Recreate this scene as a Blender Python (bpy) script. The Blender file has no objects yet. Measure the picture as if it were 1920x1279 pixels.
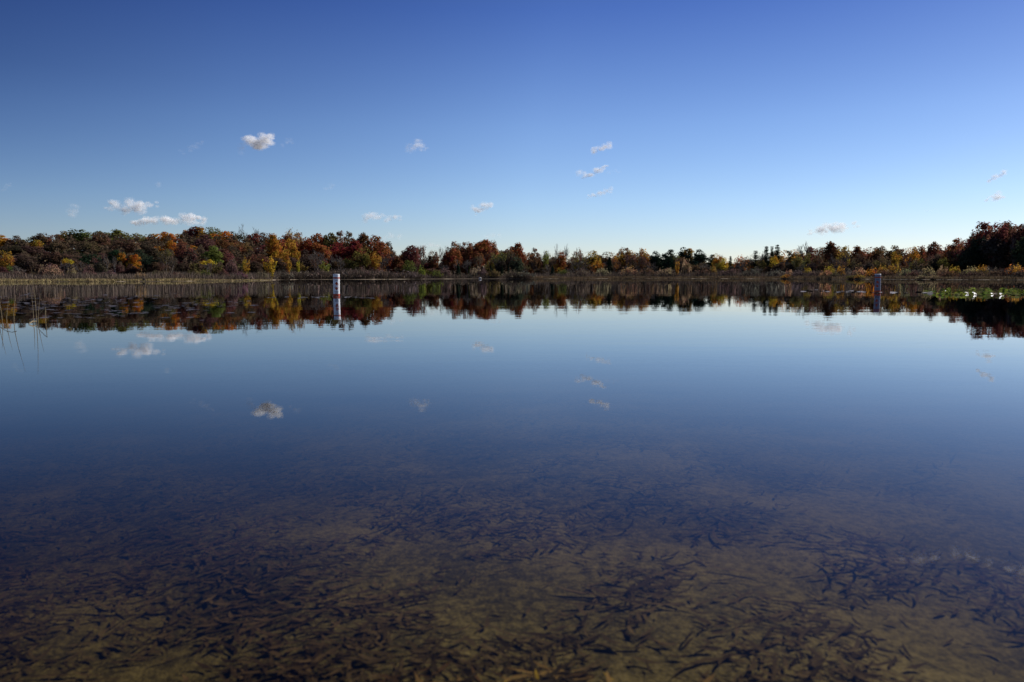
import bpy, math, random
import numpy as np
from mathutils import Matrix, Vector

C = bpy.context.scene.collection
sc = bpy.context.scene
R = math.radians
RNG = np.random.default_rng(11)
random.seed(5)

# ------------------------------------------------------------------ camera
F = 1333.0                       # focal length in pixels of the 1920 wide photograph
PITCH, ROLL, CAMH = R(5.14), R(-0.09), 0.8
HORIZ = 519.5
cam_d = bpy.data.cameras.new("camera")
cam = bpy.data.objects.new("camera", cam_d); C.objects.link(cam)
cam_d.sensor_width = 36; cam_d.lens = 36 * F / 1920
cam_d.clip_start = 0.05; cam_d.clip_end = 30000
CM = Matrix.Translation((0, 0, CAMH)) @ Matrix.Rotation(math.pi/2 - PITCH, 4, 'X') @ Matrix.Rotation(ROLL, 4, 'Z')
cam.matrix_world = CM
cam_d.dof.use_dof = True; cam_d.dof.focus_distance = 40; cam_d.dof.aperture_fstop = 2.8
sc.camera = cam
CR = CM.to_3x3()

def ray(px, py):
    return (CR @ Vector(((px-960)/F, -(py-639.5)/F, -1))).normalized()
def at_depth(px, py, Y):
    d = ray(px, py); return Vector((0, 0, CAMH)) + d * (Y / d.y)
def on_level(px, py, z=0.0):
    d = ray(px, py); return Vector((0, 0, CAMH)) + d * ((z - CAMH) / d.z)
def hor(px):                      # image row of the horizon at that column
    return HORIZ + 1.5 - 3.0 * px / 1920

# ------------------------------------------------------------------ mesh helpers
def link(name, me, mat=None, parent=None):
    o = bpy.data.objects.new(name, me)
    if mat: me.materials.append(mat)
    C.objects.link(o)
    if parent: o.parent = parent
    return o
def mesh_np(name, verts, loops, nside):
    """verts (n,3), loops (m*nside) vertex indices"""
    me = bpy.data.meshes.new(name)
    nf = len(loops) // nside
    me.vertices.add(len(verts)); me.vertices.foreach_set("co", np.asarray(verts, np.float32).ravel())
    me.loops.add(len(loops)); me.loops.foreach_set("vertex_index", np.asarray(loops, np.int32))
    me.polygons.add(nf)
    me.polygons.foreach_set("loop_start", np.arange(0, nf*nside, nside, dtype=np.int32))
    me.polygons.foreach_set("loop_total", np.full(nf, nside, np.int32))
    me.update(calc_edges=True); me.validate()
    return me
def kites(name, c, nrm, size, rng, aspect=0.75):
    """many leaf-cluster faces: centre c, facing nrm, half-size size"""
    n = len(c)
    nrm = nrm / (np.linalg.norm(nrm, axis=1, keepdims=True) + 1e-9)
    t = rng.normal(size=(n, 3)); t -= (t*nrm).sum(1, keepdims=True)*nrm
    t /= np.linalg.norm(t, axis=1, keepdims=True) + 1e-9
    b = np.cross(nrm, t)
    s = np.asarray(size).reshape(-1, 1) * np.ones((n, 1))
    k = rng.uniform(.6, 1.15, (n, 4, 1)) * s[:, None]
    v = np.stack([c + t*k[:, 0], c + b*k[:, 1]*aspect, c - t*k[:, 2], c - b*k[:, 3]*aspect], 1)
    v[:, 1] += nrm*s*.25; v[:, 3] += nrm*s*.15
    return mesh_np(name, v.reshape(-1, 3), np.arange(n*4), 4)
def tube_arrays(segs, n=5):
    """segs: list of (p0, p1, r0, r1)"""
    V, L = [], []
    for p0, p1, r0, r1 in segs:
        p0 = np.asarray(p0, float); p1 = np.asarray(p1, float)
        d = p1-p0; d /= np.linalg.norm(d)+1e-9
        a = np.cross(d, (0, 0, 1) if abs(d[2]) < .9 else (1, 0, 0)); a /= np.linalg.norm(a)+1e-9
        b = np.cross(d, a); base = len(V)
        for p, r in ((p0, r0), (p1, r1)):
            for k in range(n):
                t = 2*math.pi*k/n
                V.append(p + r*(math.cos(t)*a + math.sin(t)*b))
        for k in range(n):
            L += [base+k, base+(k+1) % n, base+n+(k+1) % n, base+n+k]
    return np.array(V), L
def tubes(name, segs, n=5):
    V, L = tube_arrays(segs, n); return mesh_np(name, V, L, 4)
def smooth(o):
    o.data.polygons.foreach_set("use_smooth", [True]*len(o.data.polygons)); return o

# ------------------------------------------------------------------ tags
def tag(o, label, cat, group=None):
    o['label'] = label; o['category'] = cat
    if group: o['group'] = group
    return o
def struct(o): o['kind'] = 'structure'; return o
def stuff(o, label, cat): o['kind'] = 'stuff'; o['label'] = label; o['category'] = cat; return o

# ------------------------------------------------------------------ materials
def nt(name):
    m = bpy.data.materials.new(name); m.use_nodes = True
    t = m.node_tree; t.nodes.clear(); return m, t
def N(t, typ, **kw):
    n = t.nodes.new(typ)
    for k, v in kw.items():
        if k.startswith('i_'):
            key = k[2:].replace('_', ' ')
            n.inputs[key].default_value = v
        else: setattr(n, k, v)
    return n
def mathn(t, op, a, b=None, clamp=False):
    n = t.nodes.new('ShaderNodeMath'); n.operation = op; n.use_clamp = clamp
    for i, x in enumerate((a, b)):
        if x is None: continue
        if hasattr(x, 'is_linked'): t.links.new(x, n.inputs[i])
        else: n.inputs[i].default_value = x
    return n.outputs[0]
def ramp(t, fac, stops):
    n = t.nodes.new('ShaderNodeValToRGB')
    while len(n.color_ramp.elements) < len(stops): n.color_ramp.elements.new(0.5)
    for e, (p, c) in zip(n.color_ramp.elements, stops):
        e.position = p; e.color = (*c, 1)
    t.links.new(fac, n.inputs[0]); return n.outputs[0]

def leaf_mat(name, own=None, transl=.3, lo=.7, hi=2.15, hue=.035):
    """foliage: colour of the object (or a fixed one), varied leaf by leaf and clump by clump"""
    m, t = nt(name)
    out = N(t, 'ShaderNodeOutputMaterial')
    if own is None: base = N(t, 'ShaderNodeObjectInfo').outputs['Color']
    else:
        rgb = N(t, 'ShaderNodeRGB'); rgb.outputs[0].default_value = (*own, 1); base = rgb.outputs[0]
    geo = N(t, 'ShaderNodeNewGeometry')
    noi = N(t, 'ShaderNodeTexNoise'); noi.inputs['Scale'].default_value = .45; noi.inputs['Detail'].default_value = 3
    t.links.new(geo.outputs['Position'], noi.inputs['Vector'])
    hsv = N(t, 'ShaderNodeHueSaturation')
    t.links.new(base, hsv.inputs['Color'])
    mr = N(t, 'ShaderNodeMapRange'); mr.inputs[1].default_value = .3; mr.inputs[2].default_value = .7
    mr.inputs[3].default_value = .5-hue; mr.inputs[4].default_value = .5+hue
    t.links.new(noi.outputs[0], mr.inputs[0]); t.links.new(mr.outputs[0], hsv.inputs['Hue'])
    mv = N(t, 'ShaderNodeMapRange'); mv.inputs[3].default_value = lo; mv.inputs[4].default_value = hi
    t.links.new(geo.outputs['Random Per Island'], mv.inputs[0]); t.links.new(mv.outputs[0], hsv.inputs['Value'])
    d = N(t, 'ShaderNodeBsdfDiffuse'); tr = N(t, 'ShaderNodeBsdfTranslucent'); mx = N(t, 'ShaderNodeMixShader')
    mx.inputs[0].default_value = transl
    t.links.new(hsv.outputs[0], d.inputs[0]); t.links.new(hsv.outputs[0], tr.inputs[0])
    t.links.new(d.outputs[0], mx.inputs[1]); t.links.new(tr.outputs[0], mx.inputs[2]); t.links.new(mx.outputs[0], out.inputs[0])
    return m
def plain(name, col, rough=.7, col2=None, scale=8, spec=.3, bump=0, coords='Object'):
    m, t = nt(name)
    out = N(t, 'ShaderNodeOutputMaterial'); p = N(t, 'ShaderNodeBsdfPrincipled')
    p.inputs['Roughness'].default_value = rough; p.inputs['Specular IOR Level'].default_value = spec
    tc = N(t, 'ShaderNodeTexCoord'); noi = N(t, 'ShaderNodeTexNoise')
    noi.inputs['Scale'].default_value = scale; noi.inputs['Detail'].default_value = 5
    t.links.new(tc.outputs[coords], noi.inputs['Vector'])
    c = ramp(t, noi.outputs[0], [(.3, col), (.7, col2 or tuple(x*.75 for x in col))])
    t.links.new(c, p.inputs['Base Color'])
    if bump:
        b = N(t, 'ShaderNodeBump'); b.inputs['Strength'].default_value = bump
        t.links.new(noi.outputs[0], b.inputs['Height']); t.links.new(b.outputs[0], p.inputs['Normal'])
    t.links.new(p.outputs[0], out.inputs[0]); return m

M_leaf = leaf_mat('foliage', None, .5)
M_needle = leaf_mat('needles', None, .1, .6, 1.4, .02)
M_bark = plain('bark', (.085, .065, .052), .9, (.05, .038, .03), 3, .1)
M_grey = plain('grey_bark', (.17, .145, .13), .9, (.11, .092, .08), 3, .1)
M_white = plain('birch_bark', (.62, .58, .54), .8, (.42, .38, .35), 6, .1)
M_stem = leaf_mat('dry_stems', None, .15, .5, 1.5, .02)

# ------------------------------------------------------------------ terrain
SH_PX = [-420, 0, 300, 450, 505, 530, 560, 700, 780, 860, 1000, 1150, 1300, 1400, 1500, 1600, 1750, 1920, 2300]
SH_Y = [132, 142, 152, 172, 198, 240, 258, 268, 300, 318, 318, 330, 310, 280, 248, 212, 178, 155, 120]
def shoreY(px): return float(np.interp(px, SH_PX, SH_Y))
_az = [math.atan((p-960)/F) for p in SH_PX]
_r = [y*math.sqrt(1+((p-960)/F)**2) for p, y in zip(SH_PX, SH_Y)]
AZ = np.array([-math.pi, -2.6, -2.1, -1.6, -1.2] + _az + [1.2, 1.6, 2.1, 2.6, math.pi])
RR = np.array([2.2, 2.6, 5, 30, 110] + _r + [70, 22, 6, 2.6, 2.2])
def sstep(a, b, x):
    t = np.clip((x-a)/(b-a), 0, 1); return t*t*(3-2*t)
def wob(x, y, k, s):
    return np.sin(x*k+s)*np.cos(y*k*1.13+s*2.1)+.6*np.sin(x*k*2.3+y*k*1.7+s*3)
def ground_z(x, y):
    x = np.asarray(x, float); y = np.asarray(y, float)
    az = np.arctan2(x, y); r = np.hypot(x, y)
    rs = np.interp(az, AZ, RR) + np.where(r > 60, wob(az*60, az*31, 1., 2.)*1.0 + wob(az*210, az*97, 1., .5)*1.1, 0)
    s = r - rs
    px = np.tan(np.clip(az, -1.3, 1.3))*F + 960
    hl = 10*sstep(-600, 0, px)*(1-sstep(430, 860, px))
    hl = np.where(np.abs(az) < 1.3, hl, 0)
    land = .06 + .22*(1-np.exp(-np.clip(s, 0, None)/14)) + hl*sstep(45, 165, s) + np.where(np.abs(az) < 1.3, 8*sstep(80, 190, s)*sstep(640, 900, px), 0) + 3*sstep(160, 700, s)
    bed = -np.minimum(.31 + .032*np.clip(r-1.3, 0, 8) + .07*np.clip(r-9.3, 0, None), 3.0) + .02*wob(x, y, 2.2, .7)*np.clip(1.6-r/8, 0, 1)
    bed = bed - (.07*np.clip(-x-.25, 0, 2.2) + .03*np.clip(x-.9, 0, 1.5))*(1-sstep(8, 14, r))*(y > 0)  # extra depth, mostly at left, darkens the water to imitate lens vignetting
    bed = np.maximum(bed, -.06 - .06*np.clip(-s, 0, None))
    return np.where(s > 0, land, np.where(s > -1, bed*(-s)+land*(1+s), bed))
na = 420
a1 = np.concatenate([np.linspace(-math.pi, -.8, 70, endpoint=False), np.linspace(-.8, .8, na, endpoint=False), np.linspace(.8, math.pi, 70, endpoint=False)])
rad = np.concatenate([[.02], np.geomspace(.4, 20, 70), np.geomspace(21, 110, 24), np.linspace(114, 420, 110), np.geomspace(430, 9000, 24)])
A, RD = np.meshgrid(a1, rad)
GX, GY = RD*np.sin(A), RD*np.cos(A)
GV = np.stack([GX, GY, ground_z(GX, GY)], -1).reshape(-1, 3)
nA, nR = len(a1), len(rad)
ii, jj = np.meshgrid(np.arange(nR-1), np.arange(nA), indexing='ij')
j2 = (jj+1) % nA
GL = np.stack([ii*nA+jj, (ii+1)*nA+jj, (ii+1)*nA+j2, ii*nA+j2], -1).reshape(-1)
def ground_mat():
    m, t = nt('lake_bed_and_shore')
    out = N(t, 'ShaderNodeOutputMaterial'); p = N(t, 'ShaderNodeBsdfPrincipled')
    p.inputs['Roughness'].default_value = .95; p.inputs['Specular IOR Level'].default_value = .1
    geo = N(t, 'ShaderNodeNewGeometry')
    sep = N(t, 'ShaderNodeSeparateXYZ'); t.links.new(geo.outputs['Position'], sep.inputs[0])
    n1 = N(t, 'ShaderNodeTexNoise'); n1.inputs['Scale'].default_value = 1.1; n1.inputs['Detail'].default_value = 6; n1.inputs['Roughness'].default_value = .65
    n2 = N(t, 'ShaderNodeTexNoise'); n2.inputs['Scale'].default_value = 26; n2.inputs['Detail'].default_value = 6
    n3 = N(t, 'ShaderNodeTexNoise'); n3.inputs['Scale'].default_value = .12; n3.inputs['Detail'].default_value = 8
    for n in (n1, n2, n3): t.links.new(geo.outputs['Position'], n.inputs['Vector'])
    mixv = mathn(t, 'ADD', mathn(t, 'MULTIPLY', n1.outputs[0], .58), mathn(t, 'MULTIPLY', n2.outputs[0], .42))
    n5 = N(t, 'ShaderNodeTexNoise'); n5.inputs['Scale'].default_value = 75; n5.inputs['Detail'].default_value = 3; t.links.new(geo.outputs['Position'], n5.inputs['Vector'])
    mixv = mathn(t, 'ADD', mixv, mathn(t, 'MULTIPLY', mathn(t, 'SUBTRACT', n5.outputs[0], .5), .32))
    bed = ramp(t, mixv, [(.34, (.028, .024, .012)), (.45, (.075, .060, .028)), (.54, (.16, .126, .056)), (.66, (.24, .192, .095))])
    land = ramp(t, n3.outputs[0], [(.35, (.05, .035, .022)), (.5, (.09, .062, .036)), (.65, (.13, .095, .055))])
    sand = ramp(t, n3.outputs[0], [(.42, (.06, .045, .03)), (.52, (.12, .09, .06)), (.62, (.36, .29, .20))])
    def mix(f, a, b):
        x = N(t, 'ShaderNodeMix', data_type='RGBA'); t.links.new(f, x.inputs[0]); t.links.new(a, x.inputs[6]); t.links.new(b, x.inputs[7]); return x.outputs[2]
    f1 = N(t, 'ShaderNodeMapRange'); f1.inputs[1].default_value = -.08; f1.inputs[2].default_value = .0; t.links.new(sep.outputs[2], f1.inputs[0])
    f2 = N(t, 'ShaderNodeMapRange'); f2.inputs[1].default_value = .12; f2.inputs[2].default_value = .2; t.links.new(sep.outputs[2], f2.inputs[0])
    c = mix(f2.outputs[0], mix(f1.outputs[0], bed, sand), land)
    t.links.new(c, p.inputs['Base Color'])
    b = N(t, 'ShaderNodeBump'); b.inputs['Strength'].default_value = .5; b.inputs['Distance'].default_value = .03
    t.links.new(mixv, b.inputs['Height']); t.links.new(b.outputs[0], p.inputs['Normal'])
    t.links.new(p.outputs[0], out.inputs[0]); return m
ground = struct(smooth(link('ground', mesh_np('ground', GV, GL, 4), ground_mat())))

# ------------------------------------------------------------------ water
def water_mat():
    m, t = nt('lake_water')
    out = N(t, 'ShaderNodeOutputMaterial')
    geo = N(t, 'ShaderNodeNewGeometry')
    mp = N(t, 'ShaderNodeMapping'); mp.inputs['Scale'].default_value = (.55, 1.6, 1)
    t.links.new(geo.outputs['Position'], mp.inputs[0])
    n1 = N(t, 'ShaderNodeTexNoise'); n1.inputs['Scale'].default_value = 1.6; n1.inputs['Detail'].default_value = 4
    n2 = N(t, 'ShaderNodeTexNoise'); n2.inputs['Scale'].default_value = .22; n2.inputs['Detail'].default_value = 3
    t.links.new(mp.outputs[0], n1.inputs['Vector']); t.links.new(mp.outputs[0], n2.inputs['Vector'])
    h = mathn(t, 'ADD', mathn(t, 'MULTIPLY', n1.outputs[0], .0009), mathn(t, 'MULTIPLY', n2.outputs[0], .005))
    n4 = N(t, 'ShaderNodeTexNoise'); n4.inputs['Scale'].default_value = .06; n4.inputs['Detail'].default_value = 3; t.links.new(mp.outputs[0], n4.inputs['Vector'])
    mr = N(t, 'ShaderNodeMapRange'); mr.inputs[1].default_value = .42; mr.inputs[2].default_value = .66; mr.inputs[3].default_value = .4; mr.inputs[4].default_value = 1.6; t.links.new(n4.outputs[0], mr.inputs[0])
    h = mathn(t, 'MULTIPLY', h, mr.outputs[0])
    b = N(t, 'ShaderNodeBump'); b.inputs['Strength'].default_value = 1; b.inputs['Distance'].default_value = 1
    t.links.new(h, b.inputs['Height'])
    g = N(t, 'ShaderNodeBsdfGlossy'); g.inputs['Roughness'].default_value = .008; g.inputs['Color'].default_value = (.93, .95, .98, 1)
    t.links.new(b.outputs[0], g.inputs['Normal'])
    tr = N(t, 'ShaderNodeBsdfTransparent')
    lw = N(t, 'ShaderNodeLayerWeight'); lw.inputs[0].default_value = .5
    f = mathn(t, 'ADD', mathn(t, 'MULTIPLY', mathn(t, 'POWER', lw.outputs['Facing'], 5.3), .985), .015, True)   # Schlick, n = 1.33
    mx = N(t, 'ShaderNodeMixShader'); t.links.new(f, mx.inputs[0])
    t.links.new(tr.outputs[0], mx.inputs[1]); t.links.new(g.outputs[0], mx.inputs[2]); t.links.new(mx.outputs[0], out.inputs[0])
    va = N(t, 'ShaderNodeVolumeAbsorption'); va.inputs['Color'].default_value = (.58, .53, .27, 1); va.inputs['Density'].default_value = 1.2
    t.links.new(va.outputs[0], out.inputs['Volume'])
    return m
W = 6000.0
wv = [(x, y, z) for z in (0, -9) for x, y in ((-W, -W), (W, -W), (W, W), (-W, W))]
wl = [0, 1, 2, 3, 7, 6, 5, 4, 0, 4, 5, 1, 1, 5, 6, 2, 2, 6, 7, 3, 3, 7, 4, 0]
water = struct(link('water', mesh_np('water', wv, wl, 4), water_mat()))

# ------------------------------------------------------------------ tree prototypes (metres)
def limb(segs, p0, p1, r0, r1, rng, bend=.12, n=3):
    p0 = np.asarray(p0, float); p1 = np.asarray(p1, float); L = np.linalg.norm(p1-p0)
    pts = [p0 + (p1-p0)*k/n + (rng.normal(size=3)*bend*L*.5 if 0 < k < n else 0) for k in range(n+1)]
    for k in range(n):
        ra, rb = r0+(r1-r0)*k/n, r0+(r1-r0)*(k+1)/n
        segs.append((pts[k], pts[k+1], ra, rb))
    return pts
def proto_round(seed, r=4.5, H=14., base=.22, nclump=46, per=40, leaf=.36, fill=1.0):
    rng = np.random.default_rng(seed); segs = []
    top = (rng.normal()*.3, rng.normal()*.3, H*.62)
    limb(segs, (0, 0, -.4), top, .32, .16, rng, .05, 4)
    hz = H*(1-base)/2; zc = H*base+hz
    # a few main lobes make the outline uneven
    nl = rng.integers(5, 8); lobes = []
    for k in range(nl):
        a = 2*math.pi*(k+rng.uniform(-.3, .3))/nl; e = rng.uniform(-.5, 1.0)
        lobes.append((np.array((math.cos(a)*math.cos(e), math.sin(a)*math.cos(e), math.sin(e))), rng.uniform(.75, 1.08)))
    lobes.append((np.array((0, 0, 1.)), 1.0))
    cl = []
    for k in range(nclump):
        d = rng.normal(size=3); d[2] = d[2]*1.05-.05; d /= np.linalg.norm(d)
        ext = max(.62, max(s*max(0, float(d@l))**.6 for l, s in lobes))
        q = ext*(rng.uniform(.25, .75) if k % 4 == 0 else rng.uniform(.6, .86))
        z = d[2]*hz*q + zc
        cl.append((np.array((d[0]*r*q, d[1]*r*q, min(z, H-.5))), d))
    cs, ns, ss = [], [], []
    for i, (c, d) in enumerate(cl):
        if i % 2 == 0 or fill < 1:
            a = np.array((0, 0, H*rng.uniform(.3, .6))); limb(segs, a, c, .12, .03, rng, .16, 3)
        cr = rng.uniform(1.0, 1.75)*r/4.5
        m = int(per*fill*rng.uniform(.6, 1.3))
        v = rng.normal(size=(m, 3)); v[:, 2] = v[:, 2]*.85+.15; v /= np.linalg.norm(v, axis=1, keepdims=True)
        rr = cr*rng.uniform(.55, 1.12, (m, 1))
        cs.append(c+v*rr*(1, 1, .8)); ns.append(v*1.0+d*.5+rng.normal(size=(m, 3))*.45); ss.append(rng.uniform(.65, 1.3, m)*leaf)
    me = kites('crown', np.concatenate(cs), np.concatenate(ns), np.concatenate(ss), rng)
    return tubes('trunk', segs, 5), me, r, H
def grow(segs, p, d, L, r, lev, rng, spread=.55, up=.18):
    n = 2 if lev > 1 else 1; q = np.array(p, float)
    for k in range(n):
        d = d + rng.normal(size=3)*.12 + np.array((0, 0, up*.4)); d = d/np.linalg.norm(d)
        q2 = q + d*L/n; segs.append((q, q2, r*(1-.3*k/n), r*(1-.3*(k+1)/n))); q = q2
    if lev == 0: return
    kids = 3 if lev > 1 else 3
    for k in range(kids):
        v = rng.normal(size=3); v -= d*(v@d); v /= np.linalg.norm(v)
        nd = d*(1-spread*.3) + v*spread*rng.uniform(.6, 1.2) + np.array((0, 0, up)); nd /= np.linalg.norm(nd)
        st = p + (q-p)*rng.uniform(.55, 1.0) if k else q
        grow(segs, st, nd, L*rng.uniform(.6, .82), r*.62, lev-1, rng, spread, up)
def proto_bare(seed, H=13., lev=5, trunk=.3, spread=.55, r0=.2):
    rng = np.random.default_rng(seed); segs = []
    th = H*trunk
    limb(segs, (0, 0, -.4), (0, 0, th), r0, r0*.8, rng, .03, 3)
    a0 = rng.uniform(0, 6)
    grow(segs, np.array((0, 0, th)), np.array((0, 0, 1.)), H*.26, r0*.7, lev-1, rng, spread)
    for k in range(3):
        a = a0+2.1*k; d = np.array((math.cos(a)*.55, math.sin(a)*.55, .8)); d /= np.linalg.norm(d)
        grow(segs, np.array((0, 0, th*rng.uniform(.75, 1.0))), d, H*.22, r0*.55, lev-1, rng, spread)
    top = max(s[1][2] for s in segs); rad_ = np.percentile([math.hypot(s[1][0], s[1][1]) for s in segs], 92)
    segs = [(a, b, max(ra, .035), max(rb, .028)) for a, b, ra, rb in segs]
    trunk_s = [s for s in segs if s[2] > .07]; twig_s = [s for s in segs if s[2] <= .07]
    return tubes('trunk', trunk_s, 5), tubes('twigs', twig_s+[(a, b, .02, .02) for a, b, _, _ in trunk_s], 3), float(rad_), float(top)
def proto_sparse(seed, H=13., leaf=.3, keep=.55):
    rng = np.random.default_rng(seed); segs = []
    limb(segs, (0, 0, -.4), (0, 0, H*.35), .2, .15, rng, .03, 3)
    for k in range(4):
        a = 1.57*k+rng.uniform(-.4, .4); d = np.array((math.cos(a)*.5, math.sin(a)*.5, .85)); d /= np.linalg.norm(d)
        grow(segs, np.array((0, 0, H*rng.uniform(.22, .35))), d, H*.23, .11, 3, rng, .6, .2)
    grow(segs, np.array((0, 0, H*.35)), np.array((0, 0, 1.)), H*.23, .12, 3, rng, .6, .2)
    segs = [(a, b, max(ra, .035), max(rb, .03)) for a, b, ra, rb in segs]
    tips = np.array([s[1] for s in segs if s[2] < .06])
    tips = tips[rng.random(len(tips)) < keep]
    c = np.repeat(tips, 6, 0) + rng.normal(size=(len(tips)*6, 3))*.42
    me = kites('crown', c, rng.normal(size=c.shape)+np.array((0, 0, .5)), rng.uniform(.6, 1.3, len(c))*leaf, rng)
    top = max(c[:, 2]); r = float(np.percentile(np.hypot(c[:, 0], c[:, 1]), 92))
    return tubes('trunk', segs, 4), me, r, float(top)
def proto_pine(seed, H=14., r=3.2, base=.12, plume=.5):
    rng = np.random.default_rng(seed); segs = []; cs, ns, ss = [], [], []
    limb(segs, (0, 0, -.4), (0, 0, H*.99), .22, .03, rng, .008, 5)
    z = H*base
    while z < H*.985:
        f = (z-H*base)/(H*(1-base)); prof = ((1-f)**.75 if plume > .7 else (1-f**2.4)**.9)*(.35+.65*min(1, f*4+.4))
        nb = rng.integers(5, 8); a0 = rng.uniform(0, 6)
        for k in range(nb):
            a = a0+2*math.pi*k/nb+rng.normal()*.2; L = max(.35, r*prof*rng.uniform(.6, 1.2))
            d = np.array((math.cos(a), math.sin(a), rng.uniform(-.05, .35)*plume*2)); p0 = np.array((0, 0, z)); p1 = p0+d*L
            segs.append((p0, p1, .05, .02))
            m = int(10+L*13); t = rng.uniform(.2, 1.05, (m, 1))
            cs.append(p0+(p1-p0)*t+rng.normal(size=(m, 3))*(.2+.14*L*t)*(1, 1, .5)); ns.append(rng.normal(size=(m, 3))*.6+np.array((0, 0, .8))+d*.5); ss.append(rng.uniform(.18, .36, m))
        z += H*rng.uniform(.035, .06)
    me = kites('crown', np.concatenate(cs), np.concatenate(ns), np.concatenate(ss), rng, .45)
    return tubes('trunk', segs, 4), me, r, H
def proto_cedar(seed, H=5., r=1.5):
    rng = np.random.default_rng(seed); segs = []
    limb(segs, (0, 0, -.3), (0, 0, H*.9), .12, .03, rng, .01, 4)
    m = 1100; f = rng.random(m)**1.1; a = rng.uniform(0, 2*math.pi, m)
    rr = r*(1-f)**.7*(.75+.25*np.sin(a*3+f*9))*rng.uniform(.55, 1.08, m)
    c = np.stack([rr*np.cos(a), rr*np.sin(a), .15+f*(H-.15)], 1)
    n = np.stack([np.cos(a), np.sin(a), .5+0*a], 1)+rng.normal(size=(m, 3))*.5
    for k in range(14):
        zz = rng.uniform(.1, .8)*H; aa = rng.uniform(0, 6.28); L = r*(1-zz/H)**.7*.8
        segs.append(((0, 0, zz), (math.cos(aa)*L, math.sin(aa)*L, zz+.3), .04, .015))
    return tubes('trunk', segs, 4), kites('crown', c, n, rng.uniform(.12, .26, m), rng, .6), r, H
def proto_sapling(seed, H=5., r=1.5):
    """upright small tree whose stems fan out from the foot, leaves in ascending plumes"""
    rng = np.random.default_rng(seed); segs = []; cs = []
    for k in range(9):
        a = rng.uniform(0, 6.28); tip = np.array((math.cos(a)*r*rng.uniform(.2, .95), math.sin(a)*r*rng.uniform(.2, .95), H*rng.uniform(.6, 1.0)))
        pts = limb(segs, (math.cos(a)*.1, math.sin(a)*.1, -.2), tip, .05, .015, rng, .08, 4)
        m = 60; t = rng.uniform(.22, 1.02, (m, 1)); cs.append(tip*t+rng.normal(size=(m, 3))*(.12+.18*(1-t))*(1, 1, 1.2))
    c = np.concatenate(cs)
    return tubes('trunk', segs, 4), kites('crown', c, rng.normal(size=c.shape)+np.array((0, 0, .4)), rng.uniform(.12, .26, len(c)), rng), r, H
def proto_umbrella(seed, H=6., r=2.6):
    rng = np.random.default_rng(seed); segs = []; cs, ns = [], []
    limb(segs, (0, 0, -.3), (0, 0, H*.62), .12, .09, rng, .03, 3)
    for k in range(9):
        a = 6.28*k/9+rng.uniform(-.2, .2); q = rng.uniform(.3, .9)
        p1 = np.array((math.cos(a)*r*q, math.sin(a)*r*q, H*(.95-.16*q)+rng.uniform(-.2, .2)))
        limb(segs, (0, 0, H*.58), p1, .06, .02, rng, .1, 3)
        m = 44; v = rng.normal(size=(m, 3)); cs.append(p1+v*(.42, .42, .22)); ns.append(v+np.array((0, 0, 1.2)))
    c = np.concatenate(cs)
    return tubes('trunk', segs, 4), kites('crown', c, np.concatenate(ns), rng.uniform(.14, .28, len(c)), rng), r, H
def blades(base, tip, wid, rng):
    """thin upright triangles"""
    n = len(base); a = rng.uniform(0, math.pi, n); w = np.stack([np.cos(a), np.sin(a), 0*a], 1)*np.asarray(wid).reshape(-1, 1)
    mid = base*.45+tip*.55+rng.normal(size=(n, 3))*.05
    v = np.stack([base-w, base+w, mid+w*.8, tip, mid-w*.8], 1).reshape(-1, 3)
    return v, np.arange(n*5)
def proto_shrub(seed, r=2.2, H=2.6, leafy=1.0):
    rng = np.random.default_rng(seed)
    n = 260; a = rng.uniform(0, 6.28, n); q = np.sqrt(rng.random(n))
    ht = H*np.sqrt(np.clip(1-q**2*.8, .05, 1))*rng.uniform(.7, 1.05, n)
    base = np.stack([np.cos(a)*r*q*.55, np.sin(a)*r*q*.55, 0*a-.1], 1); tip = np.stack([np.cos(a)*r*q, np.sin(a)*r*q, ht], 1)
    v, l = blades(base, tip, rng.uniform(.025, .05, n), rng)
    st = mesh_np('stems', v, l, 5)
    m = int(520*leafy); a = rng.uniform(0, 6.28, m); q = np.sqrt(rng.random(m)); lump = 1+.14*np.sin(a*3+seed)+.1*np.sin(a*5+q*6)
    zz = H*np.sqrt(np.clip(1-q**2*.9, .02, 1))*lump*rng.uniform(.55, 1.03, m)
    c = np.stack([np.cos(a)*r*q*lump, np.sin(a)*r*q*lump, zz], 1)
    nn = np.stack([np.cos(a)*q, np.sin(a)*q, 1.1-q], 1)+rng.normal(size=(m, 3))*.4
    return st, kites('foliage', c, nn, rng.uniform(.1, .24, m), rng), r, H

PROTO = {}
def put(kind, lst, mt, mc, tn='trunk', cn='crown'): PROTO[kind] = (lst, mt, mc, tn, cn)
put('round', [proto_round(s, base=b, nclump=n, per=52) for s, b, n in ((1, .04, 66), (2, .10, 60), (3, .02, 70), (4, .08, 58), (5, .05, 64), (6, .12, 56))], M_bark, M_leaf)
put('airy', [proto_round(s, base=b, nclump=44, per=34, leaf=.33, fill=.8) for s, b in ((21, .12), (22, .18), (23, .08))], M_bark, M_leaf)
put('sparse', [proto_sparse(s) for s in (31, 32, 33)], M_grey, M_leaf)
put('bare', [proto_bare(s) for s in (41, 42, 43, 44)], M_grey, M_grey, 'trunk', 'twigs')
put('birch', [proto_bare(s, H=9., lev=4, trunk=.3, spread=.42, r0=.17) for s in (51, 52)], M_white, M_grey, 'trunk', 'twigs')
put('pine', [proto_round(s, r=3.6, base=.06, nclump=52, per=46, leaf=.3) for s in (61, 62, 63)], M_bark, M_needle)
put('spire', [proto_pine(64, r=2.4, plume=.9), proto_pine(65, r=2.0, plume=.9)], M_bark, M_needle)
put('cedar', [proto_cedar(71), proto_cedar(72)], M_bark, M_needle)
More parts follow.
